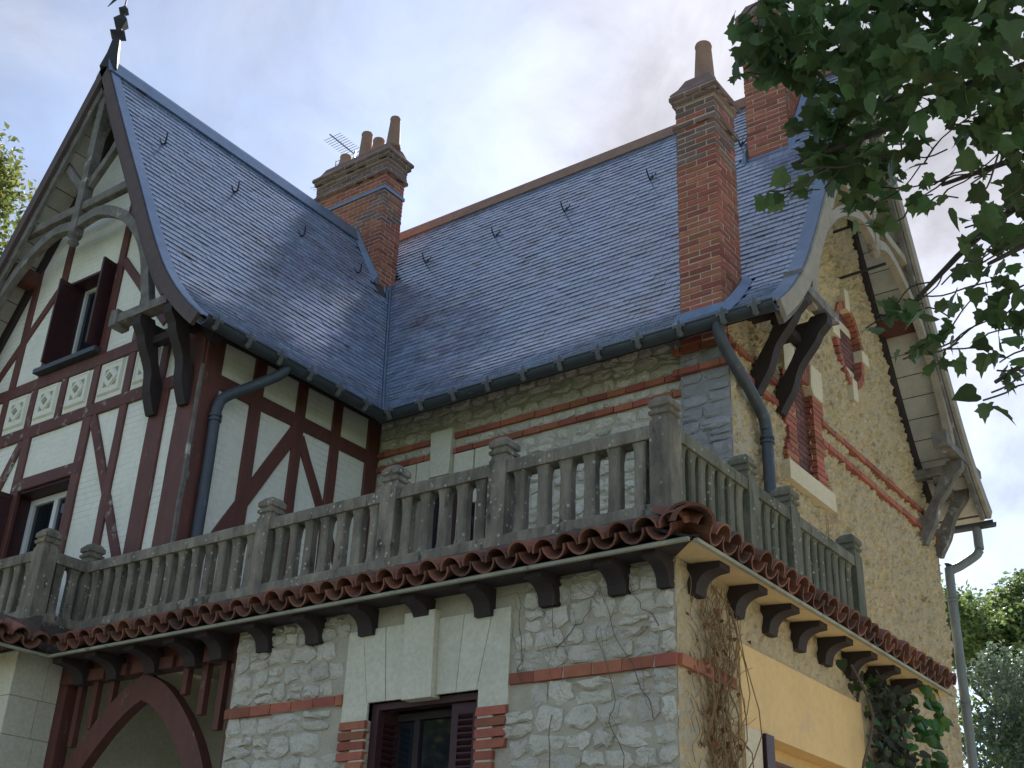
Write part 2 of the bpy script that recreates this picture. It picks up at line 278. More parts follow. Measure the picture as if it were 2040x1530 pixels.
# shared unit brick meshes (three slightly different ones for each brick material)
BR = {}
def brick_mesh(mat):
    if mat not in BR:
        BR[mat] = []
        for k in range(3):
            b = .06; m = MB()
            def q(x, y, z): return (x + R(-.025, .025), y + R(-.02, .02), z + R(-.04, .04))
            m.hexa([q(-.5, -.5, -.5), q(.5, -.5, -.5), q(.5, .5, -.5), q(-.5, .5, -.5), q(-.5, -.5, .5), q(.5, -.5, .5), q(.5, .5, .5), q(-.5, .5, .5)])
            BR[mat].append(m.mesh('brick', mat))
    return random.choice(BR[mat])
def emit_bricks(lst, parent, mat='brick', limit=300, name='brick'):
    """lst of (centre, size xyz) axis-aligned bricks; the ones nearest the viewer are parts, any beyond the limit are joined"""
    lst = sorted(lst, key=lambda t: Vector(t[0]).length); rest = MB()
    for i, it in enumerate(lst):
        c, s = it[0], it[1]; m2 = it[2] if len(it) > 2 else mat
        if i < limit:
            link(name, brick_mesh(m2), parent, Matrix.Translation(c) @ Matrix.Diagonal((s[0], s[1], s[2], 1)))
        else:
            rest.box(c[0] - s[0] / 2, c[0] + s[0] / 2, c[1] - s[1] / 2, c[1] + s[1] / 2, c[2] - s[2] / 2, c[2] + s[2] / 2)
    if rest.v: rest.build('brickwork', mat, parent, kind='stuff')
def lay(L, off, bl=.225, j=.011):
    """split a length into bricks: list of (start, end)"""
    out = []; x = -off
    while x < L - .02:
        a = max(x, 0); b = min(x + bl - j, L)
        if b - a > .03: out.append((a, b))
        x += bl
    return out
def even(L, j=.017):
    n = max(1, round(L / .235)); w = L / n; return [(i * w + (j / 2 if i else 0), (i + 1) * w - (j / 2 if i < n - 1 else 0)) for i in range(n)]
def course(fr, u0, u1, v0, v1, n, depth=.09):
    """one course of bricks on a wall frame"""
    res = []; U, V, Nn = fr.axes()
    for a, b in lay(u1 - u0, R(0, .2), .24, .012):
        nn = n + R(-.004, .004); c = fr(u0 + (a + b) / 2, (v0 + v1) / 2 + R(-.002, .002), nn - depth / 2)
        s = (b - a, depth, v1 - v0) if fr.k == 'front' else (depth, b - a, v1 - v0)
        res.append((c, s))
    return res
def brick_shaft(x0, x1, y0, y1, z0, z1, hc=.074, j=.017, mats=None):
    res = []; z = z0; k = 0; D = .105
    while z < z1 - .02:
        h = min(hc - j, z1 - z); e = k % 2
        for (yy, sg) in ((y0, 1), (y1, -1)):
            a0, a1 = (x0, x1) if e == 0 else (x0 + D + j, x1 - D - j)
            for a, b in even(a1 - a0):
                res.append((Vector((a0 + (a + b) / 2, yy + sg * (D / 2 + R(-.003, .003)), z + h / 2)), (b - a, D, h)))
        for (xx, sg) in ((x0, 1), (x1, -1)):
            a0, a1 = (y0, y1) if e == 1 else (y0 + D + j, y1 - D - j)
            for a, b in even(a1 - a0):
                res.append((Vector((xx + sg * (D / 2 + R(-.003, .003)), a0 + (a + b) / 2, z + h / 2)), (D, b - a, h)))
        z += hc; k += 1
    return res
def rubble(fr, u0, u1, v0, v1, parent, mat, rows=(.12, .2), wid=(.14, .36), seed=1, skip=(), relief=(.012, .034), gap=.005, jit=.024, name='stone', sq_=.72):
    rnd = random.Random(seed); v = v0; cnt = 0
    rr = []
    while v < v1 - .03:
        h = rnd.uniform(*rows); h = h if v + h < v1 - .06 else v1 - v
        rr.append((v, v + h)); v += h
    def wav(u, v): return (noise.noise(Vector((u * 1.7, v * 2.3, seed * 3.1))) * .035) if v0 + .02 < v < v1 - .02 else 0
    for (va, vb) in rr:
        u = u0
        while u < u1 - .03:
            w = rnd.uniform(*wid); w = w if u + w < u1 - .1 else u1 - u
            ua, ub = u, u + w; u += w
            sub = [(va, vb)] if rnd.random() > .16 or vb - va < .14 else [(va, (va + vb) / 2), ((va + vb) / 2, vb)]
            for (wa, wb) in sub:
                uc, vc = (ua + ub) / 2, (wa + wb) / 2
                if any(s[0] - .04 < uc < s[1] + .04 and s[2] - .03 < vc < s[3] + .03 for s in skip): continue
                hw, hh = (ub - ua) / 2 - gap, (wb - wa) / 2 - gap
                n = 11; pts = []
                for i in range(n):
                    a = 2 * math.pi * (i + rnd.uniform(-.25, .25)) / n; ca, sa = math.cos(a), math.sin(a)
                    sq = max(abs(ca), abs(sa)); k = (1 / sq) ** sq_
                    pts.append((uc + ca * k * hw + rnd.uniform(-jit, jit) * .7, vc + sa * k * hh + rnd.uniform(-jit, jit) * .7 + wav(uc + ca * hw, vc + sa * hh)))
                d = rnd.uniform(*relief); tu = rnd.uniform(-.18, .18); tv = rnd.uniform(-.2, .2)
                def ring(s, base, j):
                    return [fr(min(max(uc + (p[0] - uc) * s, u0), u1), vc + (p[1] - vc) * s, base + rnd.uniform(-j, j) + (p[0] - uc) * tu * (base > 0) * .5 + (p[1] - vc) * tv * (base > 0) * .5) for p in pts]
                r0, r1, r2 = ring(1.0, -.03, 0), ring(.96, d * .4, .006), ring(.70, d, .014)
                vs = r0 + r1 + r2 + [fr(uc, vc, d + rnd.uniform(-.006, .008))]
                fs = []
                for i in range(n):
                    j_ = (i + 1) % n
                    fs += [(i, j_, n + j_, n + i), (n + i, n + j_, 2 * n + j_, 2 * n + i), (2 * n + i, 2 * n + j_, 3 * n)]
                mb = MB().add(vs, fs); mb.build(name, mat, parent); cnt += 1
    return cnt

# ------------------------------------------------------------------ ground
gmb = MB(); gmb.add([(-700, -700, GZ), (700, -700, GZ), (700, 700, GZ), (-700, 700, GZ)], [(0, 1, 2, 3)])
go = gmb.build('ground', 'grass'); go['kind'] = 'structure'; go['label'] = 'mown grass round the house'

gmb = MB(); gmb.rings([[(-16, -6, z), (6, -6, z), (10, 4, z), (9, 18, z), (2, 24, z), (-16, 24, z)] for z in (GZ - .05, GZ + .02)])  # unseen pale apron, added to bounce light onto the walls
gv = gmb.build('bounce_gravel', 'gravel'); gv['kind'] = 'structure'; gv['label'] = 'pale gravel added unseen round the house to bounce light'

# ------------------------------------------------------------------ the house
HOUSE = root('house', (-8.0, 10.0, GZ), 'half-timbered stone villa with blue slate roofs, brick chimneys and a balustraded balcony', 'house')
def hpart(mb, name, mat, label=None, smooth=False): return mb.build(name, mat, HOUSE, smooth=smooth, label=label)

X_W, Y_W = -9.74, 7.38          # wing: side wall plane, front wall plane
X_C = -12.27                    # wing ridge line
X_WL = 2 * X_C - X_W            # wing far side wall
Y_U = 10.2                      # upper front wall of the main block
X_G = -4.87                     # gable end wall of the main block
Y_R = 13.2                      # main ridge line
Y_B = 16.35                     # back corner of the gable end
X_E, Y_E = -3.84, 7.0           # ground-floor extension: side wall, front wall
Y_V, X_V = 6.9, -4.17           # verge planes of wing gable and main gable
XE0, YE0 = -9.29, 9.76          # eave lines
PROF = [(0, 6.14), (.2, 6.31), (.4, 6.50), (.6, 6.72), (.8, 6.98), (1.0, 7.29), (1.3, 7.82), (1.6, 8.38), (2.0, 9.11), (2.5, 10.04), (2.98, 10.95), (3.44, 11.75)]
PF = spl([Vector((d, z)) for d, z in PROF], 5)
ARC = [0.0]
for i in range(1, len(PF)): ARC.append(ARC[-1] + (PF[i] - PF[i - 1]).length)
def p_at(a):     # point and tangent of the roof profile at arc length a
    a = max(a, 0)
    for i in range(1, len(ARC)):
        if a <= ARC[i] or i == len(ARC) - 1:
            t = (a - ARC[i - 1]) / (ARC[i] - ARC[i - 1]); q = PF[i - 1].lerp(PF[i], t); tg = (PF[i] - PF[i - 1]).normalized(); return q, tg
def z_at(d):
    for i in range(1, len(PF)):
        if d <= PF[i].x or i == len(PF) - 1:
            t = (d - PF[i - 1].x) / (PF[i].x - PF[i - 1].x); return PF[i - 1].y + (PF[i].y - PF[i - 1].y) * t
def a_at(d):
    for i in range(1, len(PF)):
        if d <= PF[i].x or i == len(PF) - 1:
            t = (d - PF[i - 1].x) / (PF[i].x - PF[i - 1].x); return ARC[i - 1] + (ARC[i] - ARC[i - 1]) * t
D_W, D_M = XE0 - X_C, Y_R - YE0     # horizontal run of wing and main slopes
A_W, A_M = a_at(D_W), a_at(D_M)
# slope mappings: s along the eave, (d, z) profile, n along the outward normal
def wing_pt(s, d, z): return Vector((XE0 - d, s, z))
def wingl_pt(s, d, z): return Vector((2 * X_C - XE0 + d, s, z))
def main_pt(s, d, z): return Vector((s, YE0 + d, z))
def mainb_pt(s, d, z): return Vector((s, 2 * Y_R - YE0 - d, z))
def on_slope(mp, s, a, n):
    q, t = p_at(a); return mp(s, q.x - t.y * n, q.y + t.x * n)

# --- roofs
WING_ROOF = hpart(MB(), 'wing_roof', 'roof_lining', 'steep flared slate roof of the half-timbered wing') if False else None
def slope_shell(mp, s0, s1, a0, a1, n0, n1, mb, steps=26, sl=None, sr=None):
    rings = []
    for i in range(steps + 1):
        a = a0 + (a1 - a0) * i / steps; q, _ = p_at(a)
        l_ = sl(q.x) if sl else s0; r_ = sr(q.x) if sr else s1
        rings.append([on_slope(mp, l_, a, n0), on_slope(mp, r_, a, n0), on_slope(mp, r_, a, n1), on_slope(mp, l_, a, n1)])
    mb.rings(rings)
m = MB()
slope_shell(wing_pt, Y_V + .02, 0, 0, A_W, -.07, -.014, m, sr=lambda d: YE0 + d)
slope_shell(wingl_pt, Y_V + .02, 12.7, 0, A_W, -.07, -.012, m)
wing_roof = hpart(m, 'wing_roof', 'roof_lining', 'steep flared slate roof of the half-timbered wing')
m = MB()
slope_shell(main_pt, 0, X_V - .02, 0, A_M, -.07, -.014, m, sl=lambda d: (XE0 - d if d < D_W else -15.3))
slope_shell(mainb_pt, -15.3, X_V - .02, 0, A_M, -.07, -.012, m)
main_roof = hpart(m, 'main_roof', 'roof_lining', 'long blue slate roof of the main block')

EXP = .112; SW = .215
def slates(mp, parent, s_lo, s_hi, amax, holes, flip=False, seed=3, limit=300):
    rnd = random.Random(seed); cells = []
    k = 0; a = -.02
    while a < amax - .05:
        off = (k % 2) * SW / 2 + rnd.uniform(-.012, .012)
        lo = min(s_lo(p_at(a)[0].x), s_lo(p_at(a + EXP)[0].x)); hi = max(s_hi(p_at(a)[0].x), s_hi(p_at(a + EXP)[0].x))
        s = math.floor(lo / SW) * SW + off - SW
        while s < hi + SW:
            cells.append((s, a, k)); s += SW
        a += EXP; k += 1
    full = []; part = MB()
    for s, a, k in cells:
        ln = min(EXP * 1.75, amax - a - .005); q0 = p_at(a)[0].x; q1 = p_at(a + ln)[0].x
        l0, r0, l1, r1 = max(s + .003, s_lo(q0)), min(s + SW - .003, s_hi(q0)), max(s + .003, s_lo(q1)), min(s + SW - .003, s_hi(q1))
        if r0 - l0 < .015: continue
        if r1 - l1 < .004: r1 = l1 = (l0 + r0) / 2
        sc = s + SW / 2; ac = a + EXP / 2
        if any(h[0] < sc < h[1] and h[2] < ac < h[3] for h in holes): continue
        n0 = .019 + rnd.uniform(-.002, .003); n1 = .001; th = .010; tw = rnd.uniform(-.002, .002); da = rnd.uniform(-.003, .003) + (rnd.uniform(-.018, .012) if rnd.random() < .03 else 0)
        trimmed = (r0 - l0) < SW - .012 or (r1 - l1) < SW - .012
        pts = [on_slope(mp, l0, a + da, n0 - tw), on_slope(mp, r0, a + da, n0 + tw), on_slope(mp, r1, a + ln, n1 + tw), on_slope(mp, l1, a + ln, n1 - tw)]
        nrm = (pts[1] - pts[0]).cross(pts[3] - pts[0]).normalized()
        if nrm.z < 0: nrm = -nrm
        ring2 = [p - nrm * th for p in pts]
        if not trimmed: full.append((sum(pts, Vector()) / 4, pts, nrm, th))
        else: part.hexa(ring2 + pts)
    full.sort(key=lambda t: t[0].length)
    um = MB().hexa([(-.5, -.5, -1), (.5, -.5, -1), (.5, .5, -1), (-.5, .5, -1), (-.5, -.5, 0), (.5, -.5, 0), (.5, .5, 0), (-.5, .5, 0)]).mesh('slate', 'slate')
    for i, (c, pts, nrm, th) in enumerate(full):
        if i < limit:
            xa = ((pts[1] + pts[2]) - (pts[0] + pts[3])) / 2; ya = ((pts[2] + pts[3]) - (pts[0] + pts[1])) / 2
            mw = Matrix(((xa.x, ya.x, nrm.x * th, c.x), (xa.y, ya.y, nrm.y * th, c.y), (xa.z, ya.z, nrm.z * th, c.z), (0, 0, 0, 1)))
            link('slate', um, parent, mw)
        else: part.hexa([p - nrm * th for p in pts] + pts)
    part.build('slates', 'slate', parent, kind='stuff')
slates(wing_pt, wing_roof, lambda d: Y_V + .13, lambda d: YE0 + d - .05, A_W, [(11.72, 13, a_at(2.2), 9)], seed=4)
aC = a_at(.0); ch_hole = (-5.42, -4.80, -1, a_at(.80))
r2_hole = (-5.56, -4.82, a_at(2.36), 99)
slates(main_pt, main_roof, lambda d: (XE0 - d + .05 if d < D_W + .02 else -13.6), lambda d: X_V - .15, A_M, [ch_hole, r2_hole, (-13.4, -11.62, a_at(2.2), a_at(2.62))], seed=9)

def strip(mp, s0, s1, parent, name, mat, n0, n1, a0=0, a1=None, steps=30, label=None):
    m = MB(); slope_shell(mp, s0, s1, a0, a1, n0, n1, m, steps); return m.build(name, mat, parent, label=label)
strip(wing_pt, Y_V, Y_V + .15, wing_roof, 'verge_flashing', 'zinc', .012, .028, 0, A_W - .02)
strip(wingl_pt, Y_V, Y_V + .15, wing_roof, 'verge_flashing', 'zinc', .012, .028, 0, A_W - .02)
strip(main_pt, X_V - .17, X_V, main_roof, 'verge_flashing', 'zinc', .012, .028, 0, A_M - .02)
strip(mainb_pt, X_V - .17, X_V, main_roof, 'verge_flashing', 'zinc', .012, .028, 0, A_M - .02)
strip(wing_pt, Y_V - .03, Y_V + .02, wing_roof, 'barge_board', 'barge', -.135, .010, .05, A_W - .06)
strip(wingl_pt, Y_V - .03, Y_V + .02, wing_roof, 'barge_board', 'barge', -.135, .010, .05, A_W - .06)
strip(main_pt, X_V - .02, X_V + .03, main_roof, 'barge_board', 'pale_timber', -.17, .010, .05, A_M - .06)
strip(mainb_pt, X_V - .02, X_V + .03, main_roof, 'barge_board', 'pale_timber', -.17, .010, .05, A_M - .06)
# second, inner board of each gable edge
strip(wing_pt, Y_V + .025, Y_V + .07, wing_roof, 'barge_board', 'barge', -.21, -.075, .9, A_W - .2)
strip(wingl_pt, Y_V + .025, Y_V + .07, wing_roof, 'barge_board', 'grey_timber', -.24, -.075, .5, A_W - .2)
strip(mainb_pt, X_V - .09, X_V - .03, main_roof, 'barge_board', 'grey_timber', -.26, -.075, .1, A_M - .2)
strip(main_pt, X_V - .09, X_V - .03, main_roof, 'barge_board', 'grey_timber', -.24, -.075, .1, A_M - .2)
# soffit boards under the gable overhangs, one by one
def soffit(mp, s0, s1, amax, parent, mat, a0=.1, w=.27):
    a = a0
    while a < amax - .25:
        m = MB(); slope_shell(mp, s0, s1, a, a + w - .012, -.100 + R(-.003, .003), -.075, m, 3); m.build('soffit_board', mat, parent); a += w
soffit(wingl_pt, Y_V + .08, Y_W - .002, A_W, wing_roof, 'soffit'); soffit(wing_pt, Y_V + .08, Y_W - .002, A_W, wing_roof, 'soffit')
soffit(mainb_pt, X_G + .002, X_V - .10, A_M, main_roof, 'soffit', w=.3); soffit(main_pt, X_G + .002, X_V - .10, A_M, main_roof, 'soffit', w=.3)
# dark plates where the roof meets the gable walls
strip(wingl_pt, Y_W - .05, Y_W + .1, wing_roof, 'wall_plate', 'dark_timber', -.24, -.104, .3, A_W - .1)
strip(wing_pt, Y_W - .05, Y_W + .1, wing_roof, 'wall_plate', 'dark_timber', -.24, -.104, .3, A_W - .1)
strip(mainb_pt, X_G - .1, X_G + .06, main_roof, 'wall_plate', 'dark_timber', -.27, -.104, .3, A_M - .1)
strip(main_pt, X_G - .1, X_G + .06, main_roof, 'wall_plate', 'dark_timber', -.27, -.104, .9, A_M - .1)
# eave soffits (boards along the eaves, between gutter and wall)
MB().add([(XE0, Y_V + .1, 6.06), (XE0, YE0, 6.06), (X_W, YE0 + .3, 6.42), (X_W, Y_V + .1, 6.42), (XE0, Y_V + .1, 6.03), (XE0, YE0, 6.03), (X_W, YE0 + .3, 6.39), (X_W, Y_V + .1, 6.39)], [(0, 1, 2, 3), (4, 5, 6, 7), (0, 1, 5, 4), (2, 3, 7, 6)]).build('eave_soffit', 'dark_timber', wing_roof)
MB().add([(XE0 - .2, YE0, 6.06), (X_V - .1, YE0, 6.06), (X_V - .1, Y_U, 6.42), (XE0 - .2, Y_U, 6.42), (XE0 - .2, YE0, 6.03), (X_V - .1, YE0, 6.03), (X_V - .1, Y_U, 6.39), (XE0 - .2, Y_U, 6.39)], [(0, 1, 2, 3), (4, 5, 6, 7), (0, 1, 5, 4), (2, 3, 7, 6)]).build('eave_soffit', 'dark_timber', main_roof)
_b = 2 * Y_R - YE0
MB().hexa([(-9, _b, 6.03), (X_V - .1, _b, 6.03), (X_V - .1, Y_B, 6.34), (-9, Y_B, 6.34), (-9, _b, 6.06), (X_V - .1, _b, 6.06), (X_V - .1, Y_B, 6.37), (-9, Y_B, 6.37)]).build('eave_soffit', 'soffit', main_roof)
# ridge caps
def ridge(pts, parent, mat):
    rings = []
    for p, dr in pts:
        p = Vector(p); dr = Vector(dr); rings.append([p + dr * x + Vector((0, 0, z)) for x, z in ((-.16, -.24), (-.05, .0), (-.025, .045), (.025, .045), (.05, .0), (.16, -.24), (.13, -.25), (0, -.02), (-.13, -.25))])
    return MB().rings(rings).build('ridge_cap', mat, parent)
ridge([((X_C, Y_V - .02, 10.99), (1, 0, 0)), ((X_C, 11.83, 10.99), (1, 0, 0))], wing_roof, 'zinc')
ridge([((-14, Y_R, 11.80), (0, 1, 0)), ((X_V + .02, Y_R, 11.80), (0, 1, 0))], main_roof, 'pot')
# valley
rings = []
for i in range(30):
    d = D_W * i / 29; z = z_at(d) + .012
    c = Vector((XE0 - d, YE0 + d, z)); q, t = p_at(a_at(d)); up = Vector((0, 0, .02))
    w = .09
    lft = wing_pt(YE0 + d - w, d, z + .0); rgt = main_pt(XE0 - d + w, d, z + .0)
    rings.append([lft + up, c + up * .2, rgt + up, rgt - up * .5, c - up, lft - up * .5])
MB().rings(rings).build('valley_flashing', 'zinc', main_roof)
MB().tube([(XE0 - D_W * i / 29 + .012, YE0 + D_W * i / 29 - .012, z_at(D_W * i / 29) + .035) for i in range(30)], .014, 6).build('valley_seam', 'zinc', main_roof)
# snow hooks
def hook(mp, s, d, parent):
    a = a_at(d); p = lambda ds, da, n: on_slope(mp, s + ds, a + da, n)
    MB().tube([p(0, .10, .012), p(0, -.02, .016), p(.0, -.05, .03), p(.01, -.06, .07), p(.0, -.02, .12), p(-.01, .04, .16)], .011, 6).build('roof_hook', 'iron', parent)
    MB().tube([p(0, -.03, .02), p(.05, .0, .03), p(.09, .05, .05)], .009, 6).build('roof_hook', 'iron', parent)
for s in (7.53, 8.79, 10.09, 11.3): hook(wing_pt, s, 2.34, wing_roof)
for s in (-11.2, -9.82, -8.54, -7.08, -5.67): hook(main_pt, s, 2.68, main_roof)
# finial and wind vane on the wing gable
fz = 10.98
MB().lathe((X_C, Y_V + .06), [(.16, fz - .15), (.10, fz + .12), (.065, fz + .40), (.06, fz + .44), (.14, fz + .50), (.06, fz + .56), (.05, fz + .60), (.13, fz + .72), (.045, fz + .84), (.035, fz + .87), (.09, fz + .93), (.03, fz + 1.0), (.013, fz + 1.03), (.010, fz + 1.5)], 4).build('finial', 'iron', wing_roof)
MB().hexa([(X_C - .45, Y_V + .055, fz + 1.25), (X_C, Y_V + .055, fz + 1.31), (X_C, Y_V + .065, fz + 1.31), (X_C - .45, Y_V + .065, fz + 1.25), (X_C - .32, Y_V + .055, fz + 1.34), (X_C, Y_V + .055, fz + 1.36), (X_C, Y_V + .065, fz + 1.36), (X_C - .32, Y_V + .065, fz + 1.34)]).build('wind_vane', 'iron', wing_roof)

# --- chimneys
def chimney(label, x0, x1, y0, y1, z0, z1, bands, taper, pots, limit, dark_from=None):
    m = MB(); m.box(x0 + .006, x1 - .006, y0 + .006, y1 - .006, z0, z1)
    ch = hpart(m, 'chimney', 'brick_mortar', label)
    br = brick_shaft(x0, x1, y0, y1, z0, z1)
    if dark_from: br = [(c, s, 'brick_grey' if c.z > dark_from and R(0, 1) < .75 else 'brick') for c, s in br]
    emit_bricks(br, ch, 'brick', limit)
    for k, (za, zb, pr) in enumerate(bands):
        MB().box(x0 - pr + .01, x1 + pr - .01, y0 - pr + .01, y1 + pr - .01, za, zb).build('corbel_course', 'brick_mortar', ch)
        bl = brick_shaft(x0 - pr, x1 + pr, y0 - pr, y1 + pr, za + .001, zb - .001, hc=min(.072, (zb - za) - .001))
        emit_bricks(bl, ch, 'brick_grey', 40)
    za, zb, pr0, pr1 = taper
    rg = lambda p, z: [(x0 - p, y0 - p, z), (x1 + p, y0 - p, z), (x1 + p, y1 + p, z), (x0 - p, y1 + p, z)]
    MB().rings([rg(pr0, za), rg(pr0 - .01, za + .03), rg((pr0 + pr1) / 2, (za + zb) / 2 - .02), rg(pr1, zb)]).build('chimney_cap', 'brick_grey', ch)
    for (px, py, r0, r1, zt) in pots:
        MB().lathe((px, py), [(r0 + .02, zb - .02), (r0 + .015, zb + .05), (r0, zb + .08), (r1, zt - .06), (r1 + .008, zt - .03), (r1, zt), (r1 - .03, zt), (r1 - .035, zt - .15)], 18).build('chimney_pot', 'pot', ch, smooth=True)
    return ch
c1 = chimney('tall slim brick chimney at the eaves with one clay pot', -5.36, -4.87, 10.0, 10.5, 6.1, 9.22, [(8.88, 8.95, .028), (9.22, 9.29, .03), (9.29, 9.37, .055)], (9.37, 9.64, .05, -.09), [(-5.10, 10.25, .12, .095, 10.22)], 300, 8.4)
# zinc apron and side flashings at its foot
zf = lambda x0, x1, d0, d1, n: [on_slope(main_pt, x0, a_at(d0), n), on_slope(main_pt, x1, a_at(d0), n), on_slope(main_pt, x1, a_at(d1), n), on_slope(main_pt, x0, a_at(d1), n)]
MB().prism(zf(-5.40, -4.83, .0, .28, .02), zf(-5.40, -4.83, .0, .28, .035)).build('flashing', 'zinc', c1)
MB().hexa([(-5.39, 9.975, 6.30), (-4.84, 9.975, 6.30), (-4.84, 9.998, 6.30), (-5.39, 9.998, 6.30), (-5.39, 9.985, 6.47), (-4.84, 9.985, 6.47), (-4.84, 9.998, 6.47), (-5.39, 9.998, 6.47)]).build('flashing', 'zinc', c1)
for xx, sg in ((-4.87, 1), (-5.36, -1)):
    pr = []
    for d in (.22, .4, .6, .78): pr.append(Vector((xx + sg * .004, YE0 + d, z_at(d) - .02)))
    top = [p + Vector((sg * .012, 0, .15)) for p in pr]; foot = [p + Vector((sg * .10, 0, .035)) for p in pr]
    MB().rings([[pr[i], foot[i], foot[i] + Vector((0, 0, .012)), top[i]] for i in range(4)]).build('flashing', 'zinc', c1)
c2 = chimney('brick chimney standing on the main ridge behind the leaves', -5.48, -4.90, 12.2, 13.0, 9.55, 12.15, [(12.15, 12.22, .03), (12.22, 12.36, .06)], (12.36, 12.6, .05, -.06), [(-5.2, 12.45, .11, .09, 13.0), (-5.2, 12.78, .11, .09, 13.0)], 300, 11.6)
MB().hexa([(-5.53, 12.16, 9.66), (-4.85, 12.16, 9.66), (-4.85, 12.198, 9.80), (-5.53, 12.198, 9.80), (-5.53, 12.15, 9.70), (-4.85, 12.15, 9.70), (-4.85, 12.198, 9.92), (-5.53, 12.198, 9.92)]).build('flashing', 'zinc', c2)
for xx, sg in ((-4.90, 1), (-5.48, -1)):
    ds = [2.38 + i * .12 for i in range(8)]
    pr = [Vector((xx + sg * .004, YE0 + d, z_at(d) - .02)) for d in ds]
    MB().rings([[p, p + Vector((sg * .09, 0, .04)), p + Vector((sg * .09, 0, .055)), p + Vector((sg * .012, 0, .2))] for p in pr]).build('flashing', 'zinc', c2)
c3 = chimney('broad brick chimney stack with four clay pots beside the wing ridge', -13.30, -11.72, 11.83, 12.29, 9.35, 11.98, [(11.98, 12.05, .045), (12.05, 12.28, .02), (12.28, 12.36, .06), (12.36, 12.43, .09)], (12.43, 12.66, .055, -.06), [(-12.97, 12.06, .12, .095, 12.95), (-12.50, 12.06, .115, .095, 13.24), (-12.20, 12.06, .12, .10, 12.98), (-11.86, 12.06, .12, .085, 13.30)], 300, 11.0)
m = MB()
m.rings([[(-13.32, 11.81, z), (-11.70, 11.81, z), (-11.70, 12.31, z), (-13.32, 12.31, z)] for z in (11.66, 11.72)]); m.build('zinc_band', 'zinc', c3)
ds = [i * .1 for i in range(6)]   # flashing down the wing slope against the stack front
pts = []
for i in range(9):
    d = D_W - .02 - i * .075; x = XE0 - d; pts.append(Vector((x, 11.825, z_at(d))))
MB().rings([[p + Vector((0, -.10, .03)), p + Vector((0, .0, .02)), p + Vector((0, .0, .17)), p + Vector((0, -.015, .17)), p + Vector((0, -.09, .055))] for p in pts]).build('flashing', 'zinc', c3)
MB().hexa([(-11.72, 11.80, 9.38), (-11.45, 11.72, 9.12), (-11.40, 12.1, 9.55), (-11.72, 12.32, 9.75), (-11.715, 11.80, 9.75), (-11.60, 11.78, 9.42), (-11.58, 12.15, 9.72), (-11.715, 12.32, 10.02)]).build('flashing', 'zinc', c3)

# --- gutters, ornamental brackets, downpipes
def gutter(p0, p1, label, brk, out):
    p0, p1, out = Vector(p0), Vector(p1), Vector(out); rings = []; r = .082
    for p in (p0, p1):
        rg = []
        for k in range(11):
            a = math.pi * k / 10; rg.append(p + out * (-math.cos(a) * r) + Vector((0, 0, -math.sin(a) * r)))
        for k in range(10, -1, -1):
            a = math.pi * k / 10; rg.append(p + out * (-math.cos(a) * (r - .008)) + Vector((0, 0, -math.sin(a) * (r - .008) + .002)))
        rings.append(rg)
    g = hpart(MB().rings(rings), 'gutter', 'gutter_zinc', label, smooth=False)
    MB().tube([p0 + out * r + Vector((0, 0, .004)), p1 + out * r + Vector((0, 0, .004))], .013, 6).build('gutter_bead', 'gutter_zinc', g)
    t = (p1 - p0).normalized()
    for q in brk:
        c = p0 + t * q + out * (r + .012) + Vector((0, 0, -.02))
        m = MB()   # fleur-de-lis shaped stay: upright, two curled arms, foot
        P = lambda a, z, o=0: c + t * a * 1.15 + Vector((0, 0, z * 1.05)) + out * o
        sh = [(-.012, .055), (0, .085), (.012, .055), (.016, .02), (.045, .035), (.065, .015), (.055, -.012), (.03, .0), (.022, -.03), (.03, -.075), (0, -.095), (-.03, -.075), (-.022, -.03), (-.03, .0), (-.055, -.012), (-.065, .015), (-.045, .035), (-.016, .02)]
        m.prism([P(a, z, -.01 - (z < -.05) * .035) for a, z in sh], [P(a, z, .006 - (z < -.05) * .03) for a, z in sh]); m.build('gutter_bracket', 'iron_pale', g)
    return g
ZG = 6.10
gutter((XE0 + .06, Y_V - .02, ZG), (XE0 + .06, YE0 - .05, ZG), 'zinc gutter along the wing eaves', [.12 + i * .46 for i in range(6)], (1, 0, 0))
gutter((XE0 + .0, YE0 - .06, ZG), (X_V + .02, YE0 - .06, ZG), 'zinc gutter along the main eaves', [.22 + i * .487 for i in range(10)] + [4.95], (0, -1, 0))
gutter((-8, 2 * Y_R - YE0 + .05, 6.07), (X_V + .02, 2 * Y_R - YE0 + .05, 6.07), 'zinc gutter along the back eaves', [3.6], (0, 1, 0))
def downpipe(path, r, collars, label, mat='pipe_zinc'):
    d = hpart(MB().tube(spl(path, 5), r, 14), 'downpipe', mat, label, smooth=True)
    for c in collars:
        for dz in (0, -.05):
            MB().tube([Vector(c) + Vector((0, 0, .014 + dz)), Vector(c) + Vector((0, 0, -.014 + dz))], r + .013, 14).build('pipe_collar', mat, d, smooth=False)
    return d
downpipe([(-9.24, 8.10, 6.06), (-9.27, 8.06, 5.96), (-9.42, 7.86, 5.78), (-9.60, 7.62, 5.58), (-9.635, 7.565, 5.44), (-9.64, 7.56, 5.3), (-9.64, 7.57, 4.6), (-9.64, 7.57, 3.1)], .06, [(-9.64, 7.56, 5.34)], 'blue-grey downpipe on the half-timbered side wall')
downpipe([(-4.78, 9.70, 6.06), (-4.78, 9.72, 5.94), (-4.77, 9.86, 5.80), (-4.75, 10.25, 5.58), (-4.75, 10.56, 5.40), (-4.75, 10.64, 5.26), (-4.75, 10.65, 5.1), (-4.75, 10.66, 4.2), (-4.75, 10.66, 3.0)], .062, [(-4.75, 10.65, 5.15)], 'slate-grey downpipe crossing the gable corner')
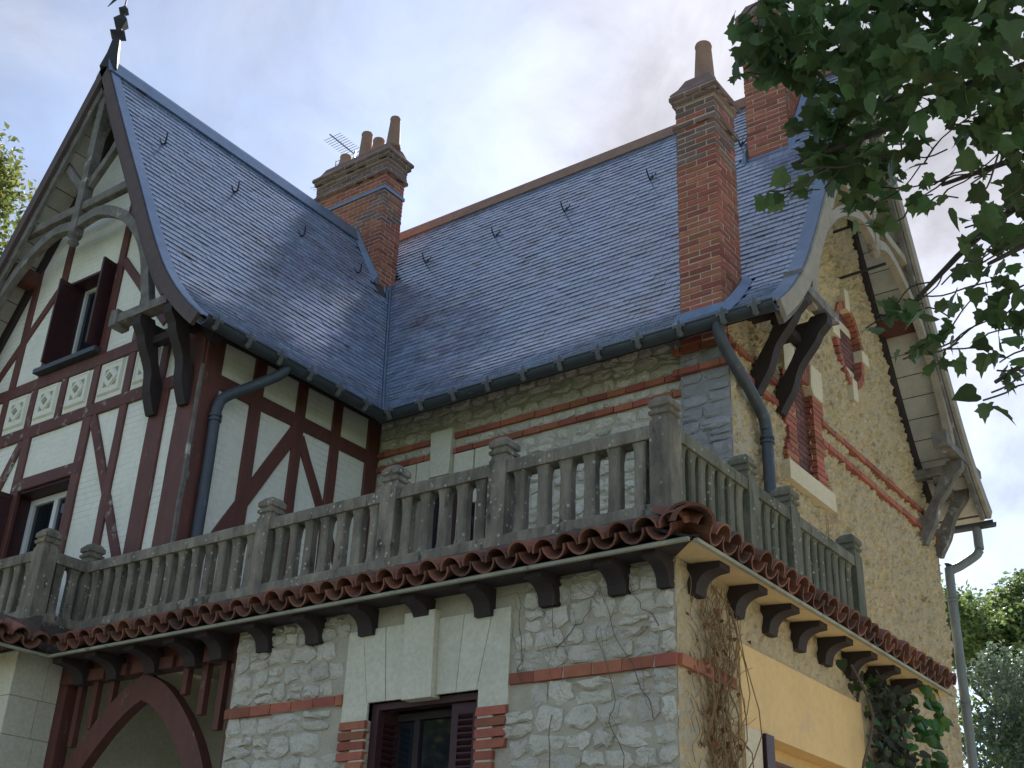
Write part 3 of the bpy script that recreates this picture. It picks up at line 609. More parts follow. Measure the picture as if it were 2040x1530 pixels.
downpipe([(-4.40, 16.68, 6.02), (-4.40, 16.68, 5.80), (-4.42, 16.66, 5.64), (-4.62, 16.52, 5.46), (-4.74, 16.44, 5.38), (-4.77, 16.42, 5.25), (-4.77, 16.42, 3.0), (-4.77, 16.42, GZ)], .062, [(-4.77, 16.42, 5.0), (-4.77, 16.42, 3.6)], 'grey downpipe at the back corner of the gable', 'pipe_pale')

# --- wing walls
FW = Fr('front', Y_W); SW_ = Fr('side', X_W)
def gable_poly(u0, u1, v0, lim=0.10):
    """polygon under the wing roof between u0 and u1"""
    top = []
    for i in range(25):
        u = u0 + (u1 - u0) * i / 24; dx = abs(u - X_C); top.append((u, z_at(D_W - dx) - lim))
    return [(u0, v0)] + [(u1, v0)] + top[::-1]
m = MB(); DEP = -.28
for (a, b, c, d) in ((X_WL, -12.86, 2.9, 6.40), (-11.76, X_W, 2.9, 6.40), (-12.86, -11.76, 5.03, 6.40), (-12.72, -11.75, 6.40, 6.66)): wbox(FW, a, b, c, d, DEP, 0, m)
wpoly(FW, gable_poly(X_WL + .02, -12.72, 6.40), DEP, 0, m); wpoly(FW, gable_poly(-11.75, X_W - .02, 6.40), DEP, 0, m); wpoly(FW, gable_poly(-12.72, -11.75, 7.88), DEP, 0, m)
wing_front = hpart(m, 'wing_front_wall', 'infill', 'white infill wall of the half-timbered gable')
m = MB(); wbox(SW_, Y_W + .28, Y_U + .3, 2.9, 6.5, -.28, 0, m); MB().box(X_WL, X_WL + .28, Y_W + .28, 12.7, GZ, 6.4).build('wing_far_wall', 'infill', HOUSE)
wing_side = hpart(m, 'wing_side_wall', 'infill', 'white infill side wall of the wing')
B = lambda a, b, w, n=.03, mat='timber', jit=.004: beam(FW, a, b, w, n, mat, wing_front, jit=jit)
B((X_WL, 6.48), (X_W + .02, 6.48), .16, .036); B((X_WL, 5.81), (X_W + .02, 5.81), .16, .034, 'timber_worn')
for u in (-14.16, -13.54, -12.93, -12.32, -11.70, -11.05, -10.43): B((u, 5.89), (u, 6.40), .125, .028, 'timber_worn' if u in (-12.32, -12.93) else 'timber')
for sg in (1, -1):
    q = lambda u: X_C + sg * (u - X_C)
    B((q(-11.68), 3.0), (q(-11.68), 5.73), .16, .031); B((q(-11.03), 3.0), (q(-11.03), 5.73), .13, .029)
    B((q(-10.38), 3.0), (q(-10.38), 5.73), .27, .032); B((q(-9.89), 3.0), (q(-9.89), 6.40), .31, .040, 'timber' if sg < 0 else 'timber')
    B((q(-11.58), 5.72), (q(-10.62), 3.86), .13, .026, 'timber_worn')
    B((q(-11.67), 6.56), (q(-11.67), 9.5), .125, .030); B((q(-11.05), 6.56), (q(-11.05), 8.5), .125, .029)
    B((q(-11.62), 7.85), (q(-10.55), 6.66), .11, .025)
B((-12.92, 5.105), (-11.62, 5.105), .16, .033, 'timber_worn')
# corner post return on the side wall and peeled strip
S = lambda a, b, w, n=.03, mat='timber': beam(SW_, a, b, w, n, mat, wing_side)
S((7.49, 3.0), (7.49, 6.40), .24, .038); S((Y_W, 5.785), (Y_U, 5.785), .17, .034); S((Y_W, 6.36), (Y_U, 6.36), .16, .036, 'dark_timber')
for u, w in ((8.155, .17), (8.83, .15), (9.43, .15), (10.08, .22)): S((u, 3.0), (u, 6.28), w, .028)
S((8.80, 5.68), (7.86, 4.05), .16, .031); S((8.87, 5.62), (9.70, 4.28), .13, .026)
beam(FW, (-9.725, 3.0), (-9.725, 5.9), .03, .052, 'grey_timber', wing_front, jit=.01)

# carved square panels between the two beams
def panel(u):
    v0, v1 = 5.905, 6.385; w = .235
    p = hpart(wbox(FW, u - w, u + w, v0, v1, .0, .012), 'carved_panel', 'cream_paint', None)
    m = MB(); a, b = u - w + .05, u + w - .05; c, d = v0 + .075, v1 - .02
    rg = lambda i, n: [FW(a + i, c + i, n), FW(b - i, c + i, n), FW(b - i, d - i, n), FW(a + i, d - i, n)]
    m.rings([rg(-.022, .012), rg(-.004, .042), rg(.012, .045), rg(.03, .030)]); m.build('raised_field', 'cream_paint', p)
    uc, vc = (a + b) / 2, (c + d) / 2; r = .125
    wpoly(FW, [(uc - r, vc), (uc, vc - r), (uc + r, vc), (uc, vc + r)], .03, .046).build('lozenge', 'cream_paint', p)
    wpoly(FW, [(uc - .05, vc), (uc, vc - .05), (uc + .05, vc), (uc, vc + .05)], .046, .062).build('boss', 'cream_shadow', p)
    for sx in (-1, 1):
        for sz in (-1, 1):
            k = .115; tri = [(uc + sx * k, vc + sz * k), (uc + sx * (k - .075), vc + sz * k), (uc + sx * k, vc + sz * (k - .075))]
            wpoly(FW, tri, .028, .034).build('shaded_corner', 'cream_shadow', p)  # flat triangle; the shade of a sunk corner is in its colour
for u in (-14.46, -13.85, -13.235, -12.625, -12.01, -11.375, -10.74): panel(u)

# balcony door in the wing
def frame(fr, u0, u1, v0, v1, n0, n1, w, name, mat, parent, bars=()):
    f = wbox(fr, u0, u0 + w, v0, v1, n0, n1); wbox(fr, u1 - w, u1, v0, v1, n0, n1, f); wbox(fr, u0 + w, u1 - w, v0, v0 + w, n0, n1, f); wbox(fr, u0 + w, u1 - w, v1 - w, v1, n0, n1, f)
    for kind, pos in bars:
        if kind == 'v': wbox(fr, pos - w / 2, pos + w / 2, v0 + w, v1 - w, n0 + .004, n1 - .004, f)
        else: wbox(fr, u0 + w, u1 - w, pos - w / 2, pos + w / 2, n0 + .006, n1 - .006, f)
    return f.build(name, mat, parent)
door = hpart(wbox(FW, -12.86, -11.76, 2.95, 5.03, -.30, -.285), 'balcony_door', 'dark', 'white-framed balcony door in the wing')
frame(FW, -12.865, -11.755, 3.0, 5.035, -.275, -.006, .035, 'shaded_reveal', 'shutter', door)  # dark red lining, with the opening's shade put into its colour
frame(FW, -12.82, -11.80, 3.05, 4.99, -.26, -.20, .075, 'door_frame', 'white_frame', door, (('v', -12.31), ('h', 3.75)))
wbox(FW, -12.77, -12.35, 3.13, 4.94, -.245, -.235).build('pane', 'glass', door); wbox(FW, -12.27, -11.85, 3.13, 4.94, -.245, -.235).build('pane', 'glass', door)
def leaf_shutter(hinge, ang, w, v0, v1, label, name='shutter', slats=True, sgn=1, fr=FW):
    """louvred shutter leaf hinged at hinge (u, n), opened by ang from the wall plane"""
    c, s = math.cos(ang), math.sin(ang); th = .03
    P = lambda a, v, t: fr(hinge[0] + sgn * (a * c - t * s), v, hinge[1] + a * s + t * c)
    def bx(a0, a1, b0, b1, t0, t1, m): return m.hexa([P(a0, b0, t0), P(a1, b0, t0), P(a1, b0, t1), P(a0, b0, t1), P(a0, b1, t0), P(a1, b1, t0), P(a1, b1, t1), P(a0, b1, t1)])
    m = MB(); fwid = .06
    bx(0, fwid, v0, v1, 0, th, m); bx(w - fwid, w, v0, v1, 0, th, m); bx(fwid, w - fwid, v0, v0 + .07, 0, th, m); bx(fwid, w - fwid, v1 - .07, v1, 0, th, m)
    sh = hpart(m, name, 'shutter', label)
    if not slats:
        k = MB(); bx(fwid, w - fwid, v0 + .07, v1 - .07, .006, th - .006, k); k.build('board', 'shutter', sh)
    v = v0 + .08 if slats else 99
    while v < v1 - .10:
        k = MB(); k.hexa([P(fwid, v, .002), P(w - fwid, v, .002), P(w - fwid, v + .012, .0), P(fwid, v + .012, .0), P(fwid, v + .028, th + .004), P(w - fwid, v + .028, th + .004), P(w - fwid, v + .04, th), P(fwid, v + .04, th)]); k.build('slat', 'shutter', sh); v += .047
    return sh
leaf_shutter((-12.85, -.02), math.radians(96), .34, 3.05, 5.0, 'dark red shutter leaf folded into the balcony door opening', slats=False)
# gable window
win = hpart(wbox(FW, -12.72, -11.75, 6.66, 7.88, -.30, -.285), 'window', 'dark', 'small window in the half-timbered gable')
frame(FW, -12.71, -11.76, 6.67, 7.87, -.27, -.205, .06, 'window_frame', 'white_frame', win, (('v', -12.235),))
wbox(FW, -12.65, -12.27, 6.73, 7.81, -.25, -.24).build('pane', 'glass', win); wbox(FW, -12.20, -11.82, 6.73, 7.81, -.25, -.24).build('pane', 'glass', win)
frame(FW, -12.725, -11.745, 6.655, 7.885, -.275, -.006, .035, 'shaded_reveal', 'shutter', win)  # dark lining added to put shade into the window recess
wbox(FW, -12.90, -11.68, 6.575, 6.635, -.1, .13).build('sill', 'gutter_zinc', win)
leaf_shutter((-12.69, -.19), math.radians(88), .36, 6.67, 7.86, 'dark red shutter leaf swung out left of the gable window', slats=False)
leaf_shutter((-11.79, -.03), math.radians(82), .23, 6.67, 7.86, 'dark red shutter leaf swung out right of the gable window', slats=False)

# --- decorative gable trusses, purlin ends and eave brackets
def truss(fr, uc, n, apex, mat, parent_label, arch, collar_z, half, flip=(1, -1), zo=0.0):
    t = hpart(wbox(fr, uc - .065, uc + .065, collar_z - .42, apex - .12, n - .07, n + .06), 'gable_truss', mat, parent_label)
    fr2 = lambda u, v, nn=0: fr(u, v, nn)
    for s in flip:
        q = lambda u: uc + s * u
        curved(fr, [Vector((q(a), b)) for a, b in arch], .13, n - .05, n + .045, mat, t, 'arched_brace')
        beam(fr, (q(.06), collar_z + .32), (q(.62), collar_z + .92), .10, n + .03, mat, t, 'strut', n0=n - .05)
        beam(fr, (q(.066), collar_z), (q(half), collar_z), .12, n + .04, mat, t, 'collar', n0=n - .05)
    c = fr(uc, collar_z - .42, n)
    MB().lathe((c.x, c.y), [(.02, c.z - .16), (.075, c.z - .10), (.05, c.z - .05), (.09, c.z - .01), (.09, c.z + .03)], 8).build('pendant', mat, t)
    return t
ARCH = [(p.x, p.y) for p in spl([Vector(a) for a in ((.06, 8.40), (.42, 8.44), (.75, 8.33), (1.09, 8.11), (1.42, 7.76), (1.62, 7.40), (1.74, 7.0), (1.84, 6.66))], 4)]
truss(FW, X_C, Y_W - Y_V - .12, 10.95, 'grey_timber', 'weathered grey truss under the wing gable', ARCH, 8.66, 1.18)
FG = Fr('side', X_G)
ARCH2 = [(p.x, p.y) for p in spl([Vector(a) for a in ((.06, 8.75), (.45, 8.86), (.95, 8.68), (1.40, 8.37), (1.86, 7.87), (2.14, 7.31), (2.28, 6.8), (2.3, 6.66))], 4)]
truss(FG, Y_R, X_V - X_G - .10, 11.7, 'pale_timber', 'pale weathered truss under the main gable', ARCH2, 9.1, 1.5)
def purlin(fr, u, v, n1, lab=None): return hpart(wbox(fr, u - .11, u + .11, v - .2, v, -.05, n1), 'purlin_end', 'timber')
for s in (1, -1): purlin(FW, X_C + s * 1.28, 8.24, Y_W - Y_V - .09)
for s in (1, -1): purlin(FG, Y_R + s * 1.62, 8.50, X_V - X_G - .12)
for z in (9.26, 8.53): hpart(MB().tube([FG(13.44, z, -.02), FG(13.44, z + .02, X_V - X_G - .05)], .02, 6), 'tie_rod', 'iron')
def eave_bracket(fr, us, vb, vt, reach, console, label, mat='dark_timber'):
    e = hpart(wbox(fr, console[0], console[1], vt, vt + .11, reach - .10, reach + .05), 'eave_bracket', 'grey_timber', label)
    wbox(fr, console[0] - .02, console[0] + .10, vt - .04, vt + .16, reach - .12, reach + .075).build('console_end', 'grey_timber', e)
    for u in us:
        w = .068
        H_ = vt - vb; side = [(.03, vb - .02), (.085, vb - .03), (.115, vb + .03)]
        for k in range(1, 10):
            f = k / 10; lo = .10 + (reach - .14) * f; side.append((lo + .028 * math.sin(f * math.pi * 3.0), vb + .03 + (H_ - .16) * f))
        side += [(reach + .03, vt - .12), (reach + .045, vt - .05), (reach + .03, vt - .005), (reach - .15, vt - .005)]
        for k in range(9, 0, -1):
            f = k / 10; side.append((max(.03, -.02 + (reach - .14) * f - .012 * math.sin(f * math.pi * 3.0)), vb + .12 + (H_ - .14) * f))
        m = MB(); m.prism([fr(u - w, v, n) for n, v in side], [fr(u + w, v, n) for n, v in side]); m.build('curved_strut', mat, e)
        wbox(fr, u - .06, u + .06, vt - .18, vt - .05, -.02, reach - .11).build('tie', mat, e)
    beam(fr, (us[0] - .05, vt - .24), (us[-1] + .05, vt - .24), .10, reach * .5 + .05, mat, e, 'cross_tie', n0=reach * .5 - .05)
    return e
eave_bracket(FW, (-10.42, -9.90), 5.46, 6.50, Y_W - Y_V - .04, (-10.86, -9.93), 'carved dark bracket pair under the wing eaves beside the downpipe')
eave_bracket(FW, (2 * X_C + 10.42, 2 * X_C + 9.90), 5.46, 6.50, Y_W - Y_V - .04, (-14.55, -13.7), 'carved dark bracket pair under the far eaves of the wing')
eave_bracket(FG, (10.62, 11.20), 5.68, 6.70, X_V - X_G - .06, (10.42, 11.46), 'carved dark bracket pair under the near eaves of the gable')
eave_bracket(FG, (15.65, 16.25), 5.55, 6.62, X_V - X_G - .06, (14.95, 16.45), 'carved grey bracket pair under the back eaves of the gable', 'grey_timber')

# --- main block: upper front wall
FU = Fr('front', Y_U)
m = MB()
for (a, b, c, d) in ((X_W, -9.05, 2.9, 6.45), (-8.15, X_G + .01, 2.9, 6.45), (-9.05, -8.15, 5.37, 6.45)): wbox(FU, a, b, c, d, -.35, 0, m)
up_wall = hpart(m, 'upper_front_wall', 'wall_mortar', 'rubble stone upper wall behind the balcony')
rubble(FU, X_W + .01, -5.46, 3.3, 5.60, up_wall, 'limestone', (.12, .19), (.16, .34), 11, skip=((-9.30, -7.90, 2.9, 5.64), (-8.84, -8.5, 5.3, 6.0)))
rubble(FU, X_W + .01, -5.46, 5.70, 5.80, up_wall, 'limestone', (.1, .1), (.16, .3), 12, skip=((-8.84, -8.5, 5.3, 6.0),), gap=.006, jit=.008, relief=(.012, .02))
rubble(FU, X_W + .01, -5.46, 5.90, 6.40, up_wall, 'limestone', (.12, .17), (.16, .34), 13, skip=((-8.84, -8.5, 5.3, 6.0),))
bl = []
for z in (5.62, 5.815):
    for a, b in ((X_W + .01, -8.83), (-8.49, -5.46)): bl += course(FU, a, b, z, z + .068, .04)
emit_bricks(bl, up_wall)
for (a, b, v0, v1, n) in ((-9.30, -9.06, 4.95, 5.61, .03), (-9.05, -8.84, 5.37, 5.61, .031), (-8.48, -8.19, 5.37, 5.61, .029), (-8.17, -7.90, 4.95, 5.61, .032)):
    wbox(FU, a + .004, b - .004, v0, v1, -.05, n).build('lintel_stone', 'cut_stone', up_wall)
wpoly(FU, [(-8.80, 5.36), (-8.52, 5.36), (-8.50, 5.94), (-8.83, 5.94)], -.05, .075).build('keystone', 'cut_stone', up_wall)
wu = hpart(wbox(FU, -9.05, -8.15, 2.95, 5.37, -.30, -.28), 'window', 'dark', 'dark balcony window of the main block under a keystone')
frame(FU, -9.04, -8.16, 3.06, 5.36, -.22, -.16, .07, 'window_frame', 'shutter', wu, (('v', -8.6),))
wbox(FU, -8.97, -8.64, 3.35, 5.29, -.20, -.19).build('pane', 'glass', wu); wbox(FU, -8.56, -8.23, 3.35, 5.29, -.20, -.19).build('pane', 'glass', wu)
wbox(FU, -8.98, -8.22, 3.12, 3.34, -.19, -.17).build('lower_panel', 'white_frame', wu)
# corner pilaster
FP = Fr('front', 10.1)
pil = hpart(wbox(FP, -5.43, X_G - .002, 2.9, 6.3, -.12, 0), 'corner_pilaster', 'pilaster_stone', 'grey coursed stone pilaster at the gable corner')
rubble(FP, -5.43, X_G - .002, 3.2, 5.77, pil, 'pilaster_stone', (.13, .165), (.2, .34), 21, relief=(.016, .028), gap=.003, jit=.008, sq_=.93)
rubble(FP, -5.43, X_G - .002, 5.865, 6.03, pil, 'pilaster_stone', (.165, .165), (.2, .34), 22, relief=(.016, .028), gap=.003, jit=.008, sq_=.93)
emit_bricks(course(FP, -5.49, X_G + .04, 5.79, 5.858, .06) + course(FP, -5.49, X_G + .04, 6.04, 6.108, .06), pil)

# --- gable end wall (rough rendered stone), displaced mesh with openings
OV = (13.48, 7.55, .38, .52); GW = (11.60, 12.10, 5.15, 6.32)
def in_open(u, v): return ((u - OV[0]) / OV[2]) ** 2 + ((v - OV[1]) / OV[3]) ** 2 < 1 or (GW[0] < u < GW[1] and GW[2] < v < GW[3])
def gable_top(u):
    d = u - YE0 if u < Y_R else 2 * Y_R - YE0 - u
    return z_at(min(max(d, 0), D_M)) - .09
def rough_wall(fr, u0, u1, v0, vtop, step, inside, amp, name, mat, label, flat=None):
    vs, fs, idx = [], [], {}
    nu = int((u1 - u0) / step) + 1
    du = (u1 - u0) / (nu - 1)
    def vert(i, j):
        if (i, j) in idx: return idx[(i, j)]
        u = u0 + i * du; v = min(v0 + j * step, vtop(u)); q = Vector((u, v, 3.7))
        w_ = Vector((noise.noise(q * 6), noise.noise(q * 6 + Vector((9, 2, 4))), 0)) * .05; h = noise.cell((q + w_) * 13) * .55 + abs(noise.noise((q + w_) * 14 + Vector((3, 1, 7)))) * 1.3 + noise.noise(q * 3) * .4 + noise.noise(q * 30) * .35
        n = amp * h
        if i in (0, nu - 1): n = min(n, .004)
        vs.append(fr(u, v, n)); idx[(i, j)] = len(vs) - 1; return idx[(i, j)]
    for i in range(nu - 1):
        u = u0 + (i + .5) * du; nv = int((max(vtop(u - du / 2), vtop(u + du / 2)) - v0) / step) + 1
        for j in range(nv):
            v = v0 + (j + .5) * step
            if inside(u, v): continue
            if v0 + j * step >= min(vtop(u - du / 2), vtop(u + du / 2)) and v0 + j * step >= max(vtop(u - du / 2), vtop(u + du / 2)): continue
            fs.append((vert(i, j), vert(i + 1, j), vert(i + 1, j + 1), vert(i, j + 1)))
    m = MB(); m.v = [tuple(p) for p in vs]; m.f = [tuple(dict.fromkeys(f)) for f in fs]
    me = bpy.data.meshes.new(name); me.from_pydata(m.v, [], m.f); me.validate(); me.materials.append(MAT[mat])
    return link(name, me, HOUSE, label=label)
gable = rough_wall(FG, 10.1, Y_B, 1.6, gable_top, .028, in_open, .052, 'gable_wall', 'render', 'ochre rough-rendered gable end wall')
m = MB(); m.box(X_G - .4, X_G - .16, 10.2, Y_B, GZ, 6.3); m.box(X_G - .155, X_G - .005, 10.15, Y_B - .002, GZ, 1.6); m.box(-14, X_G - .42, Y_B - .3, Y_B - .002, GZ, 6.2)
hpart(m, 'masonry_core', 'wall_mortar', 'back and inner masonry of the main block')
bl = []
for z0, z1 in ((5.72, 5.80), (5.975, 6.05)):
    for a, b in ((10.15, 11.36), (12.32, Y_B - .02)): bl += course(FG, a, b, z0 + .006, z1 - .004, .066)
# bricked-up window: infill, toothed jambs
v = GW[2] + .012; k = 0
while v < GW[3] - .03:
    for a, b in lay(.5, .11 * (k % 2), .225): bl.append((FG(GW[0] + (a + b) / 2, v + .03, -.062), (.06, b - a, .060), 'brick_dark'))
    for sgn, e in ((-1, GW[0]), (1, GW[1])):
        w = .22 if (k // 3) % 2 else .30
        c = e + sgn * w / 2
        if z0 and not (5.66 < v < 5.8 and False): bl.append((FG(c, v + .03, .002), (.11, w, .062)))
    v += .074; k += 1
emit_bricks(bl, gable, 'brick', 300)
wbox(FG, GW[0] - .05, GW[1] + .05, GW[2] - .02, GW[3] + .05, -.2, -.044).build('blind_backing', 'brick_mortar', gable)
wbox(FG, GW[0] - .36, GW[1] + .36, 4.93, 5.15, -.1, .10).build('sill', 'warm_stone', gable)
wpoly(FG, [(GW[0] - .28, GW[3] - .06), (GW[0], GW[3] - .06), (GW[0] + .06, GW[3] + .04), (GW[0] + .02, GW[3] + .33), (GW[0] - .28, GW[3] + .33)], -.15, .078).build('lintel_stone', 'warm_stone', gable)
wpoly(FG, [(GW[1] + .28, GW[3] - .06), (GW[1], GW[3] - .06), (GW[1] - .06, GW[3] + .04), (GW[1] - .02, GW[3] + .33), (GW[1] + .28, GW[3] + .33)], -.15, .076).build('lintel_stone', 'warm_stone', gable)
for i in range(6): emit_bricks([(FG(GW[0] + .06 + .076 * i, GW[3] + .20, .0), (.11, .064, .32))], gable)
# oval blind window
wpoly(FG, [(OV[0] + (OV[2] + .06) * math.cos(a * math.pi / 16), OV[1] + (OV[3] + .06) * math.sin(a * math.pi / 16)) for a in range(32)], -.2, -.044).build('blind_backing', 'brick_mortar', gable)
bl = []; v = OV[1] - OV[3] + .01; k = 0
while v < OV[1] + OV[3] - .05:
    hw = OV[2] * math.sqrt(max(.02, 1 - ((v + .03 - OV[1]) / OV[3]) ** 2)) + .03
    for a, b in lay(2 * hw, .11 * (k % 2), .225):
        bl.append((FG(OV[0] - hw + (a + b) / 2, v + .03, -.062), (.06, b - a, .060), 'brick_dark'))
    v += .074; k += 1
emit_bricks(bl, gable)
for i in range(36):   # ring of bricks with four stone keys
    a = 2 * math.pi * (i + .5) / 36; a0, a1 = a - math.pi / 36 + .012, a + math.pi / 36 - .012
    if min(abs(math.cos(a)), abs(math.sin(a))) < .2: continue
    ri = 1.0; pts = [(OV[0] + (OV[2] + e) * math.cos(t), OV[1] + (OV[3] + e) * math.sin(t)) for t, e in ((a0, -.01), (a1, -.01), (a1, .085), (a0, .085))]
    wpoly(FG, pts, -.16, .070 + R(-.003, .003)).build('brick', 'brick', gable)
for du, dv, w, h in ((0, OV[3] + .135, .075, .15), (0, -OV[3] - .135, .075, .15), (OV[2] + .10, 0, .115, .085), (-OV[2] - .10, 0, .115, .085)):
    wbox(FG, OV[0] + du - w, OV[0] + du + w, OV[1] + dv - h, OV[1] + dv + h, -.16, .082).build('key_stone', 'warm_stone', gable)
for dv in (.30, -.33): wbox(FG, OV[0] - .3, OV[0] + .3, OV[1] + dv - .06, OV[1] + dv + .06, -.15, -.026).build('stone_band', 'warm_stone', gable)

# --- ground-floor extension: front rubble wall with the window
FE = Fr('front', Y_E); FS = Fr('side', X_E); XL = -8.11
m = MB()
for (a, b, c, d) in ((XL, -6.52, GZ, 2.98), (-5.45, X_E, GZ, 2.98), (-6.52, -5.45, 1.93, 2.98), (-6.52, -5.45, GZ, .7)): wbox(FE, a, b, c, min(d, 2.83), -.40, 0, m)
gw = hpart(m, 'ground_front_wall', 'wall_mortar', 'rubble limestone ground-floor wall with a brick string course')
sk = ((-6.80, -5.16, .6, 2.60),)
rubble(FE, XL, X_E, .6, 1.93, gw, 'limestone', (.12, .20), (.15, .36), 31, skip=sk); rubble(FE, XL, X_E, 2.02, 2.66, gw, 'limestone', (.11, .17), (.13, .30), 33, skip=sk)
bl = course(FE, XL - .02, -6.79, 1.935, 2.012, .035) + course(FE, -5.17, X_E + .01, 1.935, 2.012, .035)
v = 1.735; k = 0
while v > .6:
    for sgn, e in ((-1, -6.52), (1, -5.45)):
        w = .26 if (k // 4) % 2 == 0 else .16
        bl.append((FE(e + sgn * w / 2, v + .03, -.02), (w, .12, .060)))
    v -= .076; k += 1
emit_bricks(bl, gw)
for a, b, z0, z1 in ((XL - .015, -6.795, 1.937, 2.010), (-5.165, X_E + .005, 1.937, 2.010), (-6.66, -6.525, .6, 1.795), (-5.445, -5.31, .6, 1.795)): wbox(FE, a, b, z0, z1, -.03, .026).build('joint_bed', 'pale_mortar', gw)
LT = 2.505; LB = 1.80; OB = 1.93      # cut-stone flat arch
vs_ = [(-6.785, -6.785), (-6.635, -6.53), (-6.40, -6.34), (-6.165, -6.135), (-5.865, -5.85), (-5.62, -5.66), (-5.35, -5.47), (-5.185, -5.185)]
for i in range(7):
    (t0, b0), (t1, b1) = vs_[i], vs_[i + 1]; g_ = .003
    if i == 3: wpoly(FE, [(b0, 1.905), (b1, 1.905), (t1, 2.565), (t0, 2.565)], -.1, .075).build('keystone', 'cut_stone', gw)
    elif i == 0: wpoly(FE, [(b0, LB), (-6.52, LB), (-6.52, OB), (b1 - g_, OB), (t1 - g_, LT), (t0, LT)], -.1, .020).build('lintel_stone', 'cut_stone', gw)
    elif i == 6: wpoly(FE, [(b0 + g_, OB), (-5.45, OB), (-5.45, LB), (b1, LB), (t1, LT), (t0 + g_, LT)], -.1, .022).build('lintel_stone', 'cut_stone', gw)
    else: wpoly(FE, [(b0 + g_, OB), (b1 - g_, OB), (t1 - g_, LT), (t0 + g_, LT)], -.1, .02 + R(-.003, .003)).build('lintel_stone', 'cut_stone', gw)
wg = hpart(wbox(FE, -6.52, -5.45, .68, 1.93, -.36, -.345), 'window', 'dark', 'ground-floor window with dark red shutters')
frame(FE, -6.515, -5.455, .72, 1.925, -.10, -.03, .05, 'window_frame', 'shutter', wg)
frame(FE, -6.46, -5.51, .74, 1.87, -.26, -.20, .055, 'sash_frame', 'dark_timber', wg, (('v', -6.2),))
wbox(FE, -6.17, -5.57, .80, 1.81, -.24, -.23).build('pane', 'glass', wg)
wbox(FE, -6.41, -6.23, .80, 1.81, -.24, -.23).build('pane', 'glass', wg)
wbox(FE, -6.16, -5.6, 1.27, 1.315, -.225, -.19).build('glazing_bar', 'white_frame', wg)
leaf_shutter((-5.505, -.11), math.radians(4), .25, .74, 1.87, 'louvred dark red shutter leaf in the ground-floor window', sgn=-1, fr=FE)
leaf_shutter((-6.46, -.02), math.radians(-80), .26, .74, 1.87, 'dark red shutter leaf folded into the window opening', fr=FE)

# --- ground-floor extension: side wall with painted panel and door
ext = rough_wall(FS, Y_E, 11.45, GZ, lambda u: 2.84, .045, lambda u, v: 7.93 < u < 10.12 and v < 2.26, .02, 'extension_side_wall', 'render', 'ochre rendered side wall of the extension')
m = MB(); m.box(X_E - .4, X_E - .16, Y_E + .41, 11.42, GZ, 2.95); m.box(-5.6, X_E - .41, 11.2, 11.42, GZ, 2.95); hpart(m, 'masonry_core', 'wall_mortar', 'inner masonry of the extension')
m = MB()
for (a, b, c, d) in ((7.88, 8.14, GZ, 1.70), (9.95, 10.16, GZ, 1.70), (7.88, 10.16, 1.70, 2.29)): wbox(FS, a, b, c, d, -.155, .022, m)
hpart(m, 'painted_panel', 'yellow_render', 'smooth yellow painted panel over the side door')
wbox(FS, 7.885, 8.15, GZ, 1.705, -.14, .035).build('door_jamb', 'warm_stone', ext)
sdoor = hpart(wbox(FS, 8.14, 9.95, GZ, 1.70, -.155, -.145), 'side_door', 'yellow_render', 'recessed side doorway with a dark red rail')
wbox(FS, 8.17, 8.30, .3, 1.70, -.13, .06).build('shutter_leaf', 'shutter', sdoor); MB().tube([FS(8.3, 1.55, -.05), FS(9.9, 1.55, -.05)], .022, 8).build('rail', 'timber', sdoor)
emit_bricks(course(FS, Y_E + .005, 7.80, 1.935, 2.012, .035), ext)

# --- porch with the pointed timber arch, pier and projecting bay
FA = Fr('front', 7.15); XP = -10.78; YB_ = 6.6
m = MB(); m.box(XP - 3.2, XP, YB_, 7.3, GZ, 2.75)
pier = hpart(m, 'porch_pier', 'wall_mortar', 'pale cut-stone pier left of the porch')
z = .4; k = 0
while z < 2.6:
    h = .42 if k % 2 else .36
    MB().box(XP - .9, XP + .012, YB_ - .012, YB_ + (.34 if k % 2 else .30), z, z + h - .006).build('cut_block', 'cut_stone', pier)
    MB().box(XP - .4, XP + .010, YB_ + (.346 if k % 2 else .306), 7.12, z + .002, z + h - .006).build('cut_block', 'cut_stone', pier)
    MB().box(XP - 1.9, XP - .906, YB_ - .012, YB_ + .2, z, z + h - .006).build('cut_block', 'cut_stone', pier)
    z += h; k += 1
m = MB(); m.box(XP - .2, XL + .02, 9.0, 9.2, GZ, 2.95); m.box(XL - .02, XL + .18, 7.4, 9.0, GZ, 2.95); m.box(XP - .3, XP - .1, 7.3, 9.0, GZ, 2.95)
porch = hpart(m, 'porch_wall', 'cut_stone', 'pale inner walls of the porch')
pd_ = hpart(MB().box(-9.3, -8.4, 8.97, 8.995, GZ, 1.75), 'porch_door', 'dark', 'dark doorway at the back of the porch')
MB().box(-9.42, -9.30, 8.95, 8.996, GZ, 1.87).build('door_case', 'cut_stone', pd_); MB().box(-9.30, -8.4, 8.95, 8.996, 1.75, 1.87).build('door_case', 'cut_stone', pd_)
arch = hpart(wbox(FA, XP, XL - .005, 2.50, 2.72, -.10, .05), 'porch_arch', 'timber', 'dark red pointed timber arch of the porch')
inner = [(-10.62, .9), (-10.42, 1.38), (-10.18, 1.70), (-9.90, 1.98), (-9.66, 2.16), (-9.48, 2.25), (-9.28, 2.16), (-9.04, 1.96), (-8.80, 1.68), (-8.62, 1.32), (-8.52, .9)]
il = [p for p in spl([Vector(p) for p in inner[:6]], 4)]; ir = [p for p in spl([Vector(p) for p in inner[5:]], 4)]
